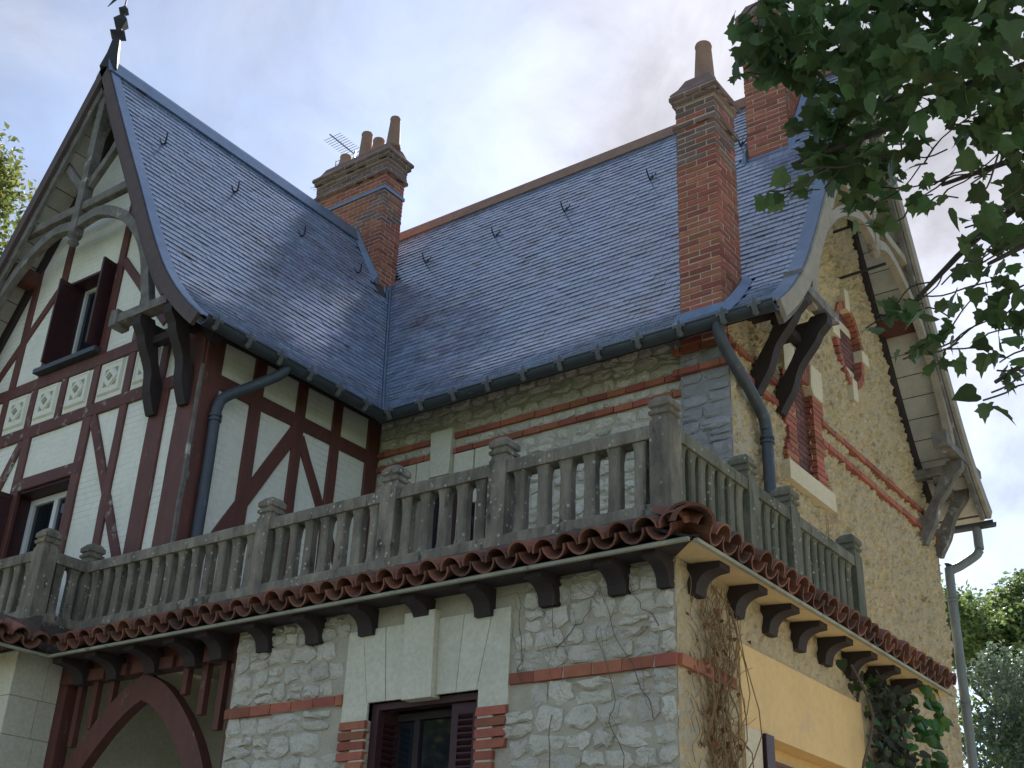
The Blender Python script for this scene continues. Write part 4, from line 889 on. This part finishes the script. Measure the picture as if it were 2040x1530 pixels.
def half_arch(pts, side):
    rings = []
    for i, p in enumerate(pts):
        t = (pts[min(i + 1, len(pts) - 1)] - pts[max(i - 1, 0)]).normalized(); q = Vector((-t.y, t.x)); o = p + q * .23
        if abs(p.x + 9.48) < .001: o = Vector((p.x, p.y + .25))
        o.x = min(max(o.x, XP + .03), XL - .03); o.y = min(o.y, 2.50)
        rings.append([FA(p.x, p.y, -.08), FA(o.x, o.y, -.08), FA(o.x, o.y, .03), FA(p.x, p.y, .03)])
    MB().rings(rings).build('arch_brace', 'timber', arch)
half_arch(il, -1); half_arch(ir, 1)
for u in (XP + .075, XL - .08): wbox(FA, u - .07, u + .07, GZ, 2.495, -.09, .045).build('post', 'timber', arch)
for u, vb in ((-8.42, 1.9), (-8.66, 2.05), (-8.92, 2.25), (-10.46, 1.9), (-10.22, 2.05), (-9.97, 2.2)): wbox(FA, u - .035, u + .035, vb, 2.497, -.04, .02).build('spindle', 'timber', arch)

# --- balcony floor and slabs
m = MB(); m.box(XP + .02, X_E - .002, Y_E + .05, Y_U, 2.955, 3.03); m.box(X_G, X_E - .002, Y_U, 11.4, 2.955, 3.03); m.box(-13.9, XP + .02, YB_ + .02, Y_W, 2.955, 3.028)
hpart(m, 'balcony_floor', 'wall_mortar', 'balcony floor slab over the ground floor')

# --- balustrade
BZ0, BZ1 = 3.02, 3.74
balus = None
def post(x, y, mat='concrete'):
    w = .085
    m = MB(); rg = lambda a, z: [(x - a, y - a, z), (x + a, y - a, z), (x + a, y + a, z), (x - a, y + a, z)]
    m.rings([rg(w, BZ0), rg(w, 3.74), rg(w - .012, 3.765), rg(w - .014, 3.79), rg(w + .004, 3.80), rg(w + .006, 3.825), rg(w - .012, 3.838), rg(w - .012, 3.848), rg(w + .006, 3.86), rg(w + .006, 3.90), rg(w - .03, 3.945), rg(w - .055, 3.955)])
    m.build('post', mat, balus)
def rail_run(p, q, n, mat='concrete'):
    p, q = Vector(p), Vector(q); t = (q - p).normalized(); s = Vector((-t.y, t.x)); L = (q - p).length; pw = .085
    def bar(a0, a1, hw, z0, z1, name, ch=.0, mt=mat):
        c = []
        for a in (a0, a1):
            b = p + t * a
            if ch: c.append([(*(b + s * x), z) for x, z in ((-hw, z0), (hw, z0), (hw, z1 - ch), (hw - ch, z1), (-hw + ch, z1), (-hw, z1 - ch))])
            else: c.append([(*(b + s * x), z) for x, z in ((-hw, z0), (hw, z0), (hw, z1), (-hw, z1))])
        return MB().rings(c).build(name, mt, balus)
    bar(pw, L - pw, .075, 3.62, BZ1 - .005, 'handrail', .02); bar(pw, L - pw, .085, BZ0, 3.115, 'plinth_rail', .015)
    g = (L - 2 * pw) / n
    for i in range(n):
        c = p + t * (pw + g * (i + .5)); hw = .049 + R(-.004, .004); hd = .045; c = c + t * R(-.006, .006)
        # tapered slat baluster with chamfered arrises
        def rg(a, b, z): return [(*(c + t * x + s * y), z) for x, y in ((-a, -b + .012), (-a + .014, -b), (a - .014, -b), (a, -b + .012), (a, b - .012), (a - .014, b), (-a + .014, b), (-a, b - .012))]
        mt = mat if R(0, 1) > .04 else 'cut_stone'
        MB().rings([rg(hw + .006, hd + .01, 3.112), rg(hw, hd, 3.17), rg(hw - .004, hd, 3.5), rg(hw + .002, hd + .004, 3.58), rg(hw + .014, hd + .012, 3.622)]).build('baluster', mt if n == 13 and i == 4 else mat, balus)
YR_ = 7.13; XR_ = -3.97; XB_ = -10.70
balus = hpart(MB().box(XB_ - .05, XR_ + .09, YR_ - .10, YR_ + .10, 2.78, BZ0 - .002), 'balustrade', 'rubble_base', 'weathered grey concrete balustrade round the balcony')
MB().box(XR_ - .10, XR_ + .10, YR_ + .10, 11.40, 2.78, BZ0 - .002).build('base_course', 'rubble_base', balus)
MB().box(XB_ - .10, XB_ + .10, YB_ - .1, YR_ - .10, 2.78, BZ0 - .002).build('base_course', 'rubble_base', balus)
MB().box(-13.9, XB_ - .10, YB_ - .1, YB_ + .1, 2.78, BZ0 - .002).build('base_course', 'rubble_base', balus)
PX = [XB_, -8.07, -6.57, -5.43, XR_]
for x in PX: post(x, YR_)
for i, n in enumerate((13, 7, 5, 6)): rail_run((PX[i], YR_), (PX[i + 1], YR_), n)
PY = [YR_, 8.40, 9.20, 10.60]
for y in PY[1:]: post(XR_, y, 'concrete_green')
for i, n in enumerate((7, 4, 8)): rail_run((XR_, PY[i]), (XR_, PY[i + 1]), n, 'concrete_green')
post(XB_, YB_); post(-12.2, YB_); post(-13.8, YB_); rail_run((XB_, YB_), (XB_, YR_), 2); rail_run((-12.2, YB_), (XB_, YB_), 7); rail_run((-13.8, YB_), (-12.2, YB_), 7)

# --- tiled canopy skirts under the balustrade
def tile_mesh():
    m = MB(); n = 7; th = .014; L = .50
    def arc(r, y, zo=0): return [(r * math.cos(math.pi * (1 - k / n)), y, r * math.sin(math.pi * (1 - k / n)) * 1.02 + zo) for k in range(n + 1)]
    o0, i0, o1, i1 = arc(.098, 0), arc(.098 - th, 0), arc(.078, L), arc(.078 - th, L)
    m.rings([o0 + i0[::-1], o1 + i1[::-1]]); return m.mesh('roof_tile', 'terracotta')
TILE = tile_mesh()
def tiles(label, p0, p1, out, ze, zt, run, pitch=.205, f0=0.0, f1=0.0):
    """canal-tile skirt: p0-p1 the lower edge (plan), out = outward direction in plan; covers and channels, each tile its own piece"""
    p0, p1, out = Vector((*p0, 0)), Vector((*p1, 0)), Vector((*out, 0)); t = (p1 - p0).normalized(); L = (p1 - p0).length
    inn = -out; sl = (inn * run + Vector((0, 0, zt - ze))).normalized(); nr = t.cross(sl).normalized()
    if nr.z < 0: nr = -nr
    SLn = (inn * run + Vector((0, 0, zt - ze))).length
    m = MB(); m.hexa([p0 + Vector((0, 0, ze - .03)) - out * .03, p1 + Vector((0, 0, ze - .03)) - out * .03, p1 + inn * run + Vector((0, 0, zt - .06)), p0 + inn * run + Vector((0, 0, zt - .06)), p0 + Vector((0, 0, ze - .005)) - out * .03, p1 + Vector((0, 0, ze - .005)) - out * .03, p1 + inn * run + Vector((0, 0, zt - .035)), p0 + inn * run + Vector((0, 0, zt - .035))])
    c = hpart(m, 'tile_canopy', 'dark_timber', label)
    n = int(L / pitch); pitch = L / n
    for i in range(n):
        for kind in (0, 1):
            if kind == 0: b = p0 + t * pitch * (i + .5) + Vector((0, 0, ze + .03)) + nr * (.035 + R(-.008, .008)) + sl * R(-.03, .015); zz, xx = nr, t
            else:
                b = p0 + t * pitch * (i + 1) + Vector((0, 0, ze)) + nr * (.085 + R(-.005, .005)) + sl * R(-.02, .01); zz, xx = -nr, -t
                if i == n - 1: continue
            a = R(-.05, .05); xx2 = xx * math.cos(a) + sl * math.sin(a); yy2 = sl * math.cos(a) - xx * math.sin(a)
            s = 1.0 + R(-.03, .03); ly = SLn / .50 * (1.0 if kind == 0 else .98)
            mw = Matrix(((xx2.x * s, yy2.x * ly, zz.x * s, b.x), (xx2.y * s, yy2.y * ly, zz.y * s, b.y), (xx2.z * s, yy2.z * ly, zz.z * s, b.z), (0, 0, 0, 1)))
            link('roof_tile', TILE, c, mw)
    # fascia batten and boarded soffit
    fb = [p0 + Vector((0, 0, ze - .052)) - out * .015, p1 + Vector((0, 0, ze - .052)) - out * .015]
    MB().hexa([fb[0], fb[1], fb[1] + out * .03, fb[0] + out * .03, fb[0] + Vector((0, 0, .024)), fb[1] + Vector((0, 0, .024)), fb[1] + out * .03 + Vector((0, 0, .024)), fb[0] + out * .03 + Vector((0, 0, .024))]).build('fascia_batten', 'batten', c)
    # mortar fillet with rubble at the top
    rg = []
    kk = int(L / .08)
    for i in range(kk + 1):
        b = p0 + t * (f0 + (L - f0 - f1) * i / kk) + inn * run
        rg.append([b + Vector((0, 0, zt - .05)) + out * (.13 + R(-.02, .02)), b + Vector((0, 0, zt + .10 + R(-.02, .015))) + out * (.11 + R(-.025, .025)), b + Vector((0, 0, zt + .145 + R(-.015, .012))) + out * (.06 + R(-.015, .015)), b + Vector((0, 0, zt + .17)) - out * .03, b + Vector((0, 0, zt - .06)) - out * .02])
    MB().rings(rg).build('mortar_fillet', 'rubble_base', c)
    return c
ZE, ZT = 2.695, 2.85
tf = tiles('terracotta tile skirt along the front of the balcony', (-10.40, 6.68), (-3.56, 6.68), (0, -1), ZE, ZT, .36, f1=.31)
ts = tiles('terracotta tile skirt along the side of the balcony', (-3.53, 6.72), (-3.53, 11.80), (1, 0), ZE, ZT, .36, f0=.30)
tb = tiles('terracotta tile skirt on the side of the projecting bay', (-10.40, 6.02), (-10.40, 6.66), (1, 0), ZE, ZT, .30)
tg = tiles('terracotta tile skirt along the front of the projecting bay', (-13.9, 6.16), (-10.42, 6.16), (0, -1), ZE, ZT, .36)
# hip tiles at the outer corner
for k, f in enumerate((0.0, .30)):
    a = Vector((-3.50, 6.65, ZE + .05)) + Vector((-.36, .36, .16)) * f; ax = Vector((-.36, .36, .16)).normalized(); side = Vector((.70, .70, 0)); up = side.cross(ax).normalized(); up = up if up.z > 0 else -up
    mw = Matrix(((side.x * 1.5, ax.x * .7, up.x * 1.3, a.x), (side.y * 1.5, ax.y * .7, up.y * 1.3, a.y), (side.z, ax.z * .7, up.z * 1.3, a.z + .02 * k), (0, 0, 0, 1))); link('hip_tile', TILE, tf, mw)
# soffit boards under the side skirt (ochre) and front skirt
for (a, b) in ((6.74, 8.5), (8.505, 10.1), (10.105, 11.78)):
    MB().hexa([(X_E + .02, a, 2.668), (-3.535, a, 2.650), (-3.535, b, 2.650), (X_E + .02, b, 2.668), (X_E + .02, a, 2.682), (-3.535, a, 2.664), (-3.535, b, 2.664), (X_E + .02, b, 2.682)]).build('soffit_board', 'soffit_ochre', ts)
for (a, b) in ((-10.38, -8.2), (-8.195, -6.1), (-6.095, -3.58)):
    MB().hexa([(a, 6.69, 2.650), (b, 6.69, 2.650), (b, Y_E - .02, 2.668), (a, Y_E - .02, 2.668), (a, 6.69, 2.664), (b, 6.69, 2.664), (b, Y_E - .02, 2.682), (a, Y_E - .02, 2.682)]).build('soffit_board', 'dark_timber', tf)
# corbels
def corbel(fr, u, w=.075, reach=.25):
    zt, zb = 2.664, 2.455
    pts = [(-.02, zb), (.06, zb), (.068, zb + .035)] + [(.068 + (reach - .10) * (1 - math.cos(a)), zb + .035 + .115 * math.sin(a)) for a in [math.pi / 2 * k / 6 for k in range(1, 7)]] + [(reach, zt - .055), (reach, zt), (-.02, zt)]
    m = MB(); m.prism([fr(u - w, v, n) for n, v in pts], [fr(u + w, v, n) for n, v in pts]); hpart(m, 'corbel', 'dark_timber')
for i in range(8): corbel(FE, -4.26 - .58 * i + (0.0 if i else -.0))
for u in (-8.75, -9.3, -9.85, -10.35): corbel(Fr('front', 7.08), u, reach=.33)
corbel(FE, -3.90, w=.05)
for u in (7.24, 7.83, 8.38, 8.90, 9.42, 9.95, 10.5, 11.05): corbel(FS, u)
for i in range(7): hpart(wbox(Fr('front', 7.08), -10.60 + i * .33, -10.36 + i * .33, 2.49, 2.6, -.04, .02), 'frieze_block', 'timber')
# light tufts of dry stuff caught behind the balusters are left to the vine below

# ------------------------------------------------------------------ TV aerial on the broad stack
AER = root('tv_aerial', (-13.12, 12.42, 11.2), 'thin metal TV aerial beside the clay pots of the broad chimney', 'aerial')
MB().tube([(-13.12, 12.40, 11.2), (-13.12, 12.40, 13.35)], .016, 6).build('mast', 'aluminium', AER)
bm_ = MB().tube([(-13.12, 12.38, 13.28), (-13.12, 11.75, 13.30)], .012, 6).build('boom', 'aluminium', AER)
for i in range(9): MB().tube([(-13.32, 12.3 - i * .06, 13.285), (-12.92, 12.3 - i * .06, 13.285)], .006, 4).build('element', 'aluminium', AER)
for dz in (0, .08, .16, .24): MB().tube([(-13.42, 12.25, 12.9 + dz), (-12.82, 12.25, 12.9 + dz)], .006, 4).build('reflector_rod', 'aluminium', AER)
for dx in (-.3, 0, .3): MB().tube([(-13.12 + dx, 12.25, 12.88), (-13.12 + dx, 12.25, 13.16)], .007, 4).build('reflector_rod', 'aluminium', AER)
for i in range(5): MB().tube([(-13.30, 12.2 - i * .07, 12.35), (-13.62, 12.2 - i * .07, 12.45)], .006, 4).build('element', 'aluminium', AER)

# ------------------------------------------------------------------ vegetation helpers
def leaf_shape(kind):
    if kind == 'lobed': return [(0, 0), (.22, -.06), (.46, .06), (.40, .22), (.56, .42), (.34, .50), (.26, .72), (.12, .74), (0, 1.0), (-.12, .76), (-.28, .70), (-.33, .50), (-.55, .44), (-.40, .22), (-.47, .05), (-.20, -.05)]
    if kind == 'heart': return [(0, .05), (.18, -.04), (.38, .06), (.46, .28), (.36, .56), (.16, .82), (0, 1.0), (-.16, .82), (-.36, .56), (-.46, .28), (-.38, .06), (-.18, -.04)]
    return [(0, 0), (.14, .2), (.17, .5), (.09, .8), (0, 1), (-.09, .8), (-.17, .5), (-.14, .2)]
def leaf_pts(kind, fold, curl):
    P = leaf_shape(kind); vs = [Vector((x, y, abs(x) * fold - curl * y * y)) for x, y in P]
    mid = [Vector((0, y, -curl * y * y)) for y in (.3, .6)]
    return vs, mid
def leaf_faces(n): # fan around two mid-rib points
    fs = []
    for i in range(n):
        j = (i + 1) % n; fs.append((i, j, n if (i < n * .25 or i >= n * .75) else n + 1))
    return fs
def add_leaf(m, mw, kind, fold, curl):
    vs, mid = leaf_pts(kind, fold, curl); n = len(vs); fs = leaf_faces(n)
    fs += [(int(n * .25), n + 1, n), (int(n * .75), n, n + 1)]
    m.add([mw @ v for v in vs + mid], fs)
def leaf_unit(kind, mat, fold=.25, curl=.2):
    m = MB(); add_leaf(m, Matrix.Identity(4), kind, fold, curl); me = bpy.data.meshes.new('leaf'); me.from_pydata(m.v, [], m.f); me.materials.append(MAT[mat]); return me
def rand_rot(rnd, droop=.6):
    z = rnd.uniform(0, 2 * math.pi); 
    return Matrix.Rotation(z, 4, 'Z') @ Matrix.Rotation(rnd.gauss(-droop, .55), 4, 'X') @ Matrix.Rotation(rnd.gauss(0, .6), 4, 'Y')
def stem_path(rnd, a, b, k=6, j=.06):
    a, b = Vector(a), Vector(b); L = (b - a).length
    return spl([a.lerp(b, i / k) + Vector((rnd.uniform(-j, j), rnd.uniform(-j, j), rnd.uniform(-j, j))) * L * (0 if i in (0, k) else 1) for i in range(k + 1)], 3)

# ------------------------------------------------------------------ overhanging tree on the right, near the camera
rnd = random.Random(5)
TREE = root('broadleaf_tree', (0.9, 5.0, GZ), 'leafy tree whose dark overhanging branches fill the upper right', 'tree')
MB().tube(spl([(0.9, 5.0, GZ), (.86, 4.95, 0), (.75, 4.85, 1.6), (.6, 4.7, 3.2), (.45, 4.55, 4.6), (.2, 4.5, 6.2)], 4), [.26 - .008 * i for i in range(21)], 12).build('trunk', 'bark', TREE, smooth=True)
CL = [(-1.38,3.45,3.35,0.19),(-1.53,3.61,3.42,0.13),(-1.17,3.37,3.21,0.18),(-1.30,3.69,3.27,0.19),(-1.14,3.81,3.50,0.22),(-1.06,3.48,2.98,0.17),(-0.93,3.66,3.28,0.21),(-0.88,3.46,2.90,0.17),(-0.80,3.87,3.38,0.21),(-0.77,3.68,2.98,0.20),(-0.58,3.35,2.79,0.16),(-0.72,3.94,3.00,0.16),(-1.29,3.90,3.18,0.17),(-1.36,3.73,3.04,0.11),(-1.07,3.68,2.89,0.13),(-1.30,3.83,2.94,0.12),(-1.37,3.73,2.86,0.09),(-1.44,3.64,2.77,0.08),(-1.51,3.56,2.68,0.05),(-1.32,3.91,2.83,0.10),(-1.31,4.04,2.82,0.08),(-1.24,4.06,3.01,0.10),(-0.75,3.77,2.70,0.12),(-0.80,4.05,2.64,0.12),(-0.84,3.78,2.48,0.09),(-0.94,3.91,2.44,0.08),(-0.96,3.87,2.30,0.06),(-0.90,4.21,2.55,0.12),(-0.85,4.12,2.31,0.12),(-0.97,4.19,2.34,0.07),(-0.92,4.10,2.11,0.09),(-0.97,4.06,1.93,0.06),(-0.94,4.42,2.14,0.08),(-1.31,4.08,2.40,0.09),(-1.22,4.09,2.36,0.07),(-1.12,4.09,2.24,0.11),(-1.10,4.09,2.14,0.07),(-1.29,4.26,2.29,0.05),(-1.51,3.36,3.38,0.04),(-1.58,3.46,3.25,0.03),(-1.00,3.80,2.75,0.04),(-1.13,3.99,2.80,0.04),(-1.03,3.94,2.72,0.04),(-0.87,3.93,2.97,0.08),(-0.64,4.05,2.86,0.25),(-0.75,4.33,2.39,0.25),(-0.50,3.81,3.20,0.31),(-0.93,3.61,3.62,0.32),(-0.58,3.60,3.42,0.31),(-1.28,3.46,3.67,0.24),(-0.32,4.32,3.38,0.45),(-0.47,4.52,2.73,0.44),(-0.26,3.95,3.82,0.45)]
for tip in ((-1.45, 3.62, 2.85), (-1.30, 3.5, 3.45), (-1.1, 3.7, 3.05), (-.9, 4.05, 2.45), (-1.0, 3.95, 2.78), (-.75, 3.8, 3.2), (-1.25, 4.12, 2.38), (-.95, 4.1, 2.0)):
    p = stem_path(rnd, (.58, 4.68, 3.3 + rnd.uniform(-.4, .9)), tip, 5, .05); MB().tube(p, [.035 * (1 - i / len(p)) + .005 for i in range(len(p))], 6).build('branch', 'bark', TREE)
leaves = []; fol = MB(); twigs = MB()
for ci, (x, y, z, r) in enumerate(CL):
    c = Vector((x, y, z)); big = r > .14
    n = int(3 + 1500 * r * r) if r > .07 else int(2 + r * 70)
    n = int(min(n, 95) * (1.4 if ci in (0, 1, 2, 3, 12, 13, 47) else (.62 if 22 <= ci <= 34 or ci in (44, 45) else .9)))
    for i in range(n):
        q = Vector((rnd.gauss(0, 1), rnd.gauss(0, 1), rnd.gauss(0, 1))); q = q.normalized() * r * rnd.uniform(.1, 1.0) ** .5
        q.x *= 1.0; L = rnd.uniform(.05, .10) * (1.0 if r > .05 else .85)
        mw = Matrix.Translation(c + q) @ rand_rot(rnd) @ Matrix.Diagonal((L, L, L, 1)); leaves.append((mw, 'lobed' if rnd.random() < .75 else 'heart'))
    if r < .14:
        for i in range(2):
            a = c + Vector((rnd.uniform(-r, r), rnd.uniform(-r, r), rnd.uniform(-r, r))); b = a + Vector((rnd.uniform(.1, .3), rnd.uniform(0, .2), rnd.uniform(.0, .25)))
            twigs.tube(stem_path(rnd, a, b, 3, .1), .0035, 4)
for i in range(1700):   # the rest of the crown, beyond the frame
    a = rnd.uniform(0, 6.28); rr = 1.6 * rnd.random() ** .5; zz = rnd.uniform(3.6, 7.6); k = 1 - ((zz - 5.4) / 2.6) ** 2
    q = Vector((.9 + math.cos(a) * rr * max(k, .2), 5.0 + math.sin(a) * rr * max(k, .2), zz))
    d_ = q.normalized(); px = 1020 + 2431 * d_.dot(RT) / d_.dot(F); py = 765 - 2431 * d_.dot(UP) / d_.dot(F)
    if px < 2090 and py > -60: continue
    L = rnd.uniform(.08, .14); leaves.append((Matrix.Translation(q) @ rand_rot(rnd) @ Matrix.Diagonal((L, L, L, 1)), 'lobed'))
crown = twigs.build('crown', 'bark', TREE)
LU = [leaf_unit('lobed', 'leaf', .25, .25), leaf_unit('heart', 'leaf', .3, .15), leaf_unit('lobed', 'leaf', -.15, .35)]
order = sorted(range(len(leaves)), key=lambda i: leaves[i][0].translation.length)
for rank, i in enumerate(order):
    mw, kd = leaves[i]
    if rank < 300: link('leaf', LU[0 if kd == 'lobed' else 1] if rank % 3 else LU[2], crown, mw)
    else: add_leaf(fol, mw, kd, rnd.uniform(-.1, .35), rnd.uniform(0, .4))
me = bpy.data.meshes.new('foliage'); me.from_pydata(fol.v, [], fol.f); me.materials.append(MAT['leaf']); link('foliage', me, crown, kind='stuff')

# ------------------------------------------------------------------ background trees
def bg_tree(label, base, height, rad, zc, mat, n, seed, leaf=.22, name='broadleaf_tree', flat=1.0, group=None):
    r_ = random.Random(seed); t = root(name, base, label, 'tree', group); b = Vector(base)
    MB().tube(spl([b, b + Vector((.1, 0, height * .3)), b + Vector((-.1, .1, height * .6)), b + Vector((.1, 0, height * .9))], 4), [rad * .09 * (1 - i / 14) + .03 for i in range(13)], 9).build('trunk', 'bark', t, smooth=True)
    cl = []
    for i in range(46):
        a = r_.uniform(0, 6.28); u = r_.uniform(-1, 1); k = r_.random() ** .4; s = math.sqrt(1 - u * u)
        cl.append((b + Vector((math.cos(a) * s * rad * k, math.sin(a) * s * rad * k, zc + u * (height - zc) * k * (1.0 if u > 0 else .9))), r_.uniform(.16, .34) * rad))
    for c, rr in cl[:14]:
        MB().tube(stem_path(r_, b + Vector((0, 0, height * r_.uniform(.25, .6))), c, 4, .08), [.07 - .005 * i for i in range(13)], 5).build('limb', 'bark', t)
    m = MB(); per = n // len(cl)
    for c, rr in cl:
        for i in range(per):
            q = Vector((r_.gauss(0, 1), r_.gauss(0, 1), r_.gauss(0, 1))).normalized() * rr * r_.uniform(.2, 1) ** .6
            L = leaf * r_.uniform(.6, 1.3); mw = Matrix.Translation(c + q) @ rand_rot(r_, .3) @ Matrix.Diagonal((L, L, L, 1))
            vs = [mw @ Vector(p) for p in ((0, 0, 0), (.32, .4, .08), (0, 1, -.1), (-.32, .4, .08))]
            m.add(vs, [(0, 1, 2), (0, 2, 3)])
    me = bpy.data.meshes.new('crown'); me.from_pydata(m.v, [], m.f); me.materials.append(MAT[mat]); link('crown', me, t)
    return t
bg_tree('yellow-green sunlit tree rising behind the left roof edge', (-23.4, 11.3, GZ), 17.7, 4.0, 12.4, 'sunlit_leaf', 42000, 3, .17)
bg_tree('light green tree top right of the grey downpipe', (-6.9, 29.5, GZ), 11.2, 3.1, 8.6, 'tree_leaf', 34000, 5, .15)
bg_tree('bluish dark green tree low beside the grey downpipe', (-5.6, 25.0, GZ), 8.0, 2.8, 4.6, 'conifer_leaf', 36000, 8, .12)
bg_tree('dark green tree low at the right picture edge', (-4.6, 31.0, GZ), 10.2, 3.4, 6.0, 'conifer_leaf', 26000, 12, .15)

bg_tree('garden tree mirrored in the ground-floor window pane', (-17.5, -6.5, GZ), 9.5, 3.2, 6.0, 'sunlit_leaf', 9000, 15, .26)

# ------------------------------------------------------------------ climbers on the walls
IVY = root('ivy', (X_E + .1, 10.6, GZ), 'green and withered ivy hanging from the tile skirt by the yellow panel', 'climber')
r_ = random.Random(17)
for i in range(9):
    y0 = r_.uniform(10.1, 11.1); MB().tube(stem_path(r_, (X_E + .05, y0, GZ), (X_E + .08, y0 + r_.uniform(-.5, .5), 2.55), 9, .03), .014, 5).build('stem', 'dark_stem', IVY)
iv = []; dead = MB()
for i in range(1700):
    z = r_.uniform(GZ + .2, 2.55); t = max(0, (2.55 - z)); w = .42 if z < 2.2 else .62
    y = 10.55 + r_.gauss(0, w * .55); y = max(y, 10.02 if z < 2.05 else 9.55 + (2.55 - z))
    dead_ = r_.random() < (.8 if y < 10.75 else .35)
    p = Vector((X_E + .06 + abs(r_.gauss(0, .09)), min(y, 11.4), z))
    L = r_.uniform(.05, .11); mw = Matrix.Translation(p) @ Matrix.Rotation(r_.gauss(.75, .5), 4, 'Z') @ Matrix.Rotation(r_.gauss(-1.75, .45), 4, 'X') @ Matrix.Rotation(r_.gauss(0, .5), 4, 'Z') @ Matrix.Diagonal((L, L, L, 1))
    if dead_: add_leaf(dead, mw, 'heart', r_.uniform(-.3, .4), .3)
    else: iv.append(mw)
for i in range(70):   # loose fresh sprays hanging to the right
    p = Vector((X_E + .15 + r_.uniform(0, .15), r_.choice((11.15, 11.3, 11.55)) + r_.gauss(0, .12), r_.uniform(1.5, 2.65))); L = r_.uniform(.09, .15)
    iv.append(Matrix.Translation(p) @ Matrix.Rotation(r_.gauss(.75, .5), 4, 'Z') @ Matrix.Rotation(r_.gauss(-1.75, .4), 4, 'X') @ Matrix.Rotation(r_.gauss(0, .6), 4, 'Z') @ Matrix.Diagonal((L, L, L, 1)))
me = bpy.data.meshes.new('withered_leaves'); me.from_pydata(dead.v, [], dead.f); me.materials.append(MAT['ivy_dark']); link('withered_leaves', me, IVY, kind='stuff')
iv.sort(key=lambda m_: -m_.translation.z); gl = MB(); IU = leaf_unit('heart', 'ivy_leaf', .25, .2)
for i, mw in enumerate(iv):
    if i < 300: link('leaf', IU, IVY, mw)
    else: add_leaf(gl, mw, 'heart', .2, .2)
if gl.v:
    me = bpy.data.meshes.new('foliage'); me.from_pydata(gl.v, [], gl.f); me.materials.append(MAT['ivy_leaf']); link('foliage', me, IVY, kind='stuff')

def bare_vine(name, label, fr, stems, mat, n_side, seed, rad, off=.03, leaves=0):
    rr = random.Random(seed); v = root(name, fr(stems[0][0][0], GZ, .03), label, 'climber')
    for a, b in stems:
        p = stem_path(rr, fr(a[0], a[1], off), fr(b[0], b[1], off), 8, .045); MB().tube(p, [rad * (1 - .6 * i / len(p)) for i in range(len(p))], 5).build('stem', mat, v)
    tw = MB()
    for i in range(n_side):
        a, b = rr.choice(stems); t = rr.random(); q = Vector(a).lerp(Vector(b), t); e = q + Vector((rr.gauss(0, .14), rr.uniform(.05, .35)))
        tw.tube(stem_path(rr, fr(q.x, q.y, off), fr(e.x, min(e.y, 2.6), off + rr.uniform(0, .03)), 3, .1), rad * .35, 4)
    if tw.v: tw.build('twigs', mat, v, kind='stuff')
    if leaves:
        m = MB()
        for i in range(leaves):
            a, b = rr.choice(stems); q = Vector(a).lerp(Vector(b), rr.random()) + Vector((rr.gauss(0, .1), rr.gauss(0, .1))); L = rr.uniform(.03, .06)
            add_leaf(m, Matrix.Translation(fr(q.x, min(q.y, 2.6), off + rr.uniform(.01, .05))) @ rand_rot(rr, 1.2) @ Matrix.Diagonal((L, L, L, 1)), 'heart', .3, .3)
        me = bpy.data.meshes.new('dry_leaves'); me.from_pydata(m.v, [], m.f); me.materials.append(MAT['dry_leaf']); link('dry_leaves', me, v, kind='stuff')
    return v
st = []
rr_ = random.Random(2)
for i in range(26):
    u = 7.05 + rr_.uniform(0, .72); st.append(((u, rr_.uniform(GZ, 1.3)), (7.08 + rr_.uniform(0, .78), rr_.uniform(2.2, 2.62))))
bare_vine('dry_creeper', 'mat of dry brown creeper stems on the extension corner', FS, st, 'dry_stem', 330, 4, .008, .03, 90)
bare_vine('bare_creeper', 'thin bare dark creeper stems crossing the rubble wall', FE, [((-5.05, 1.93), (-5.12, 2.6)), ((-4.80, 1.2), (-4.78, 2.62)), ((-4.12, .9), (-4.45, 2.6)), ((-4.0, 1.6), (-4.42, 2.55)), ((-4.77, 2.15), (-4.45, 2.40)), ((-3.95, 2.2), (-4.25, 2.6))], 'dark_stem', 26, 6, .0036, .04)
bare_vine('gable_creeper', 'reddish dry creeper patch on the gable above the balcony', FG, [((12.0, 3.4), (12.25, 4.85)), ((12.7, 3.2), (12.95, 4.5)), ((11.9, 3.6), (12.6, 4.6))], 'dry_stem', 30, 9, .006, .05, 110)
for o in bpy.data.objects:
    if '_root' in o.keys(): del o['_root']
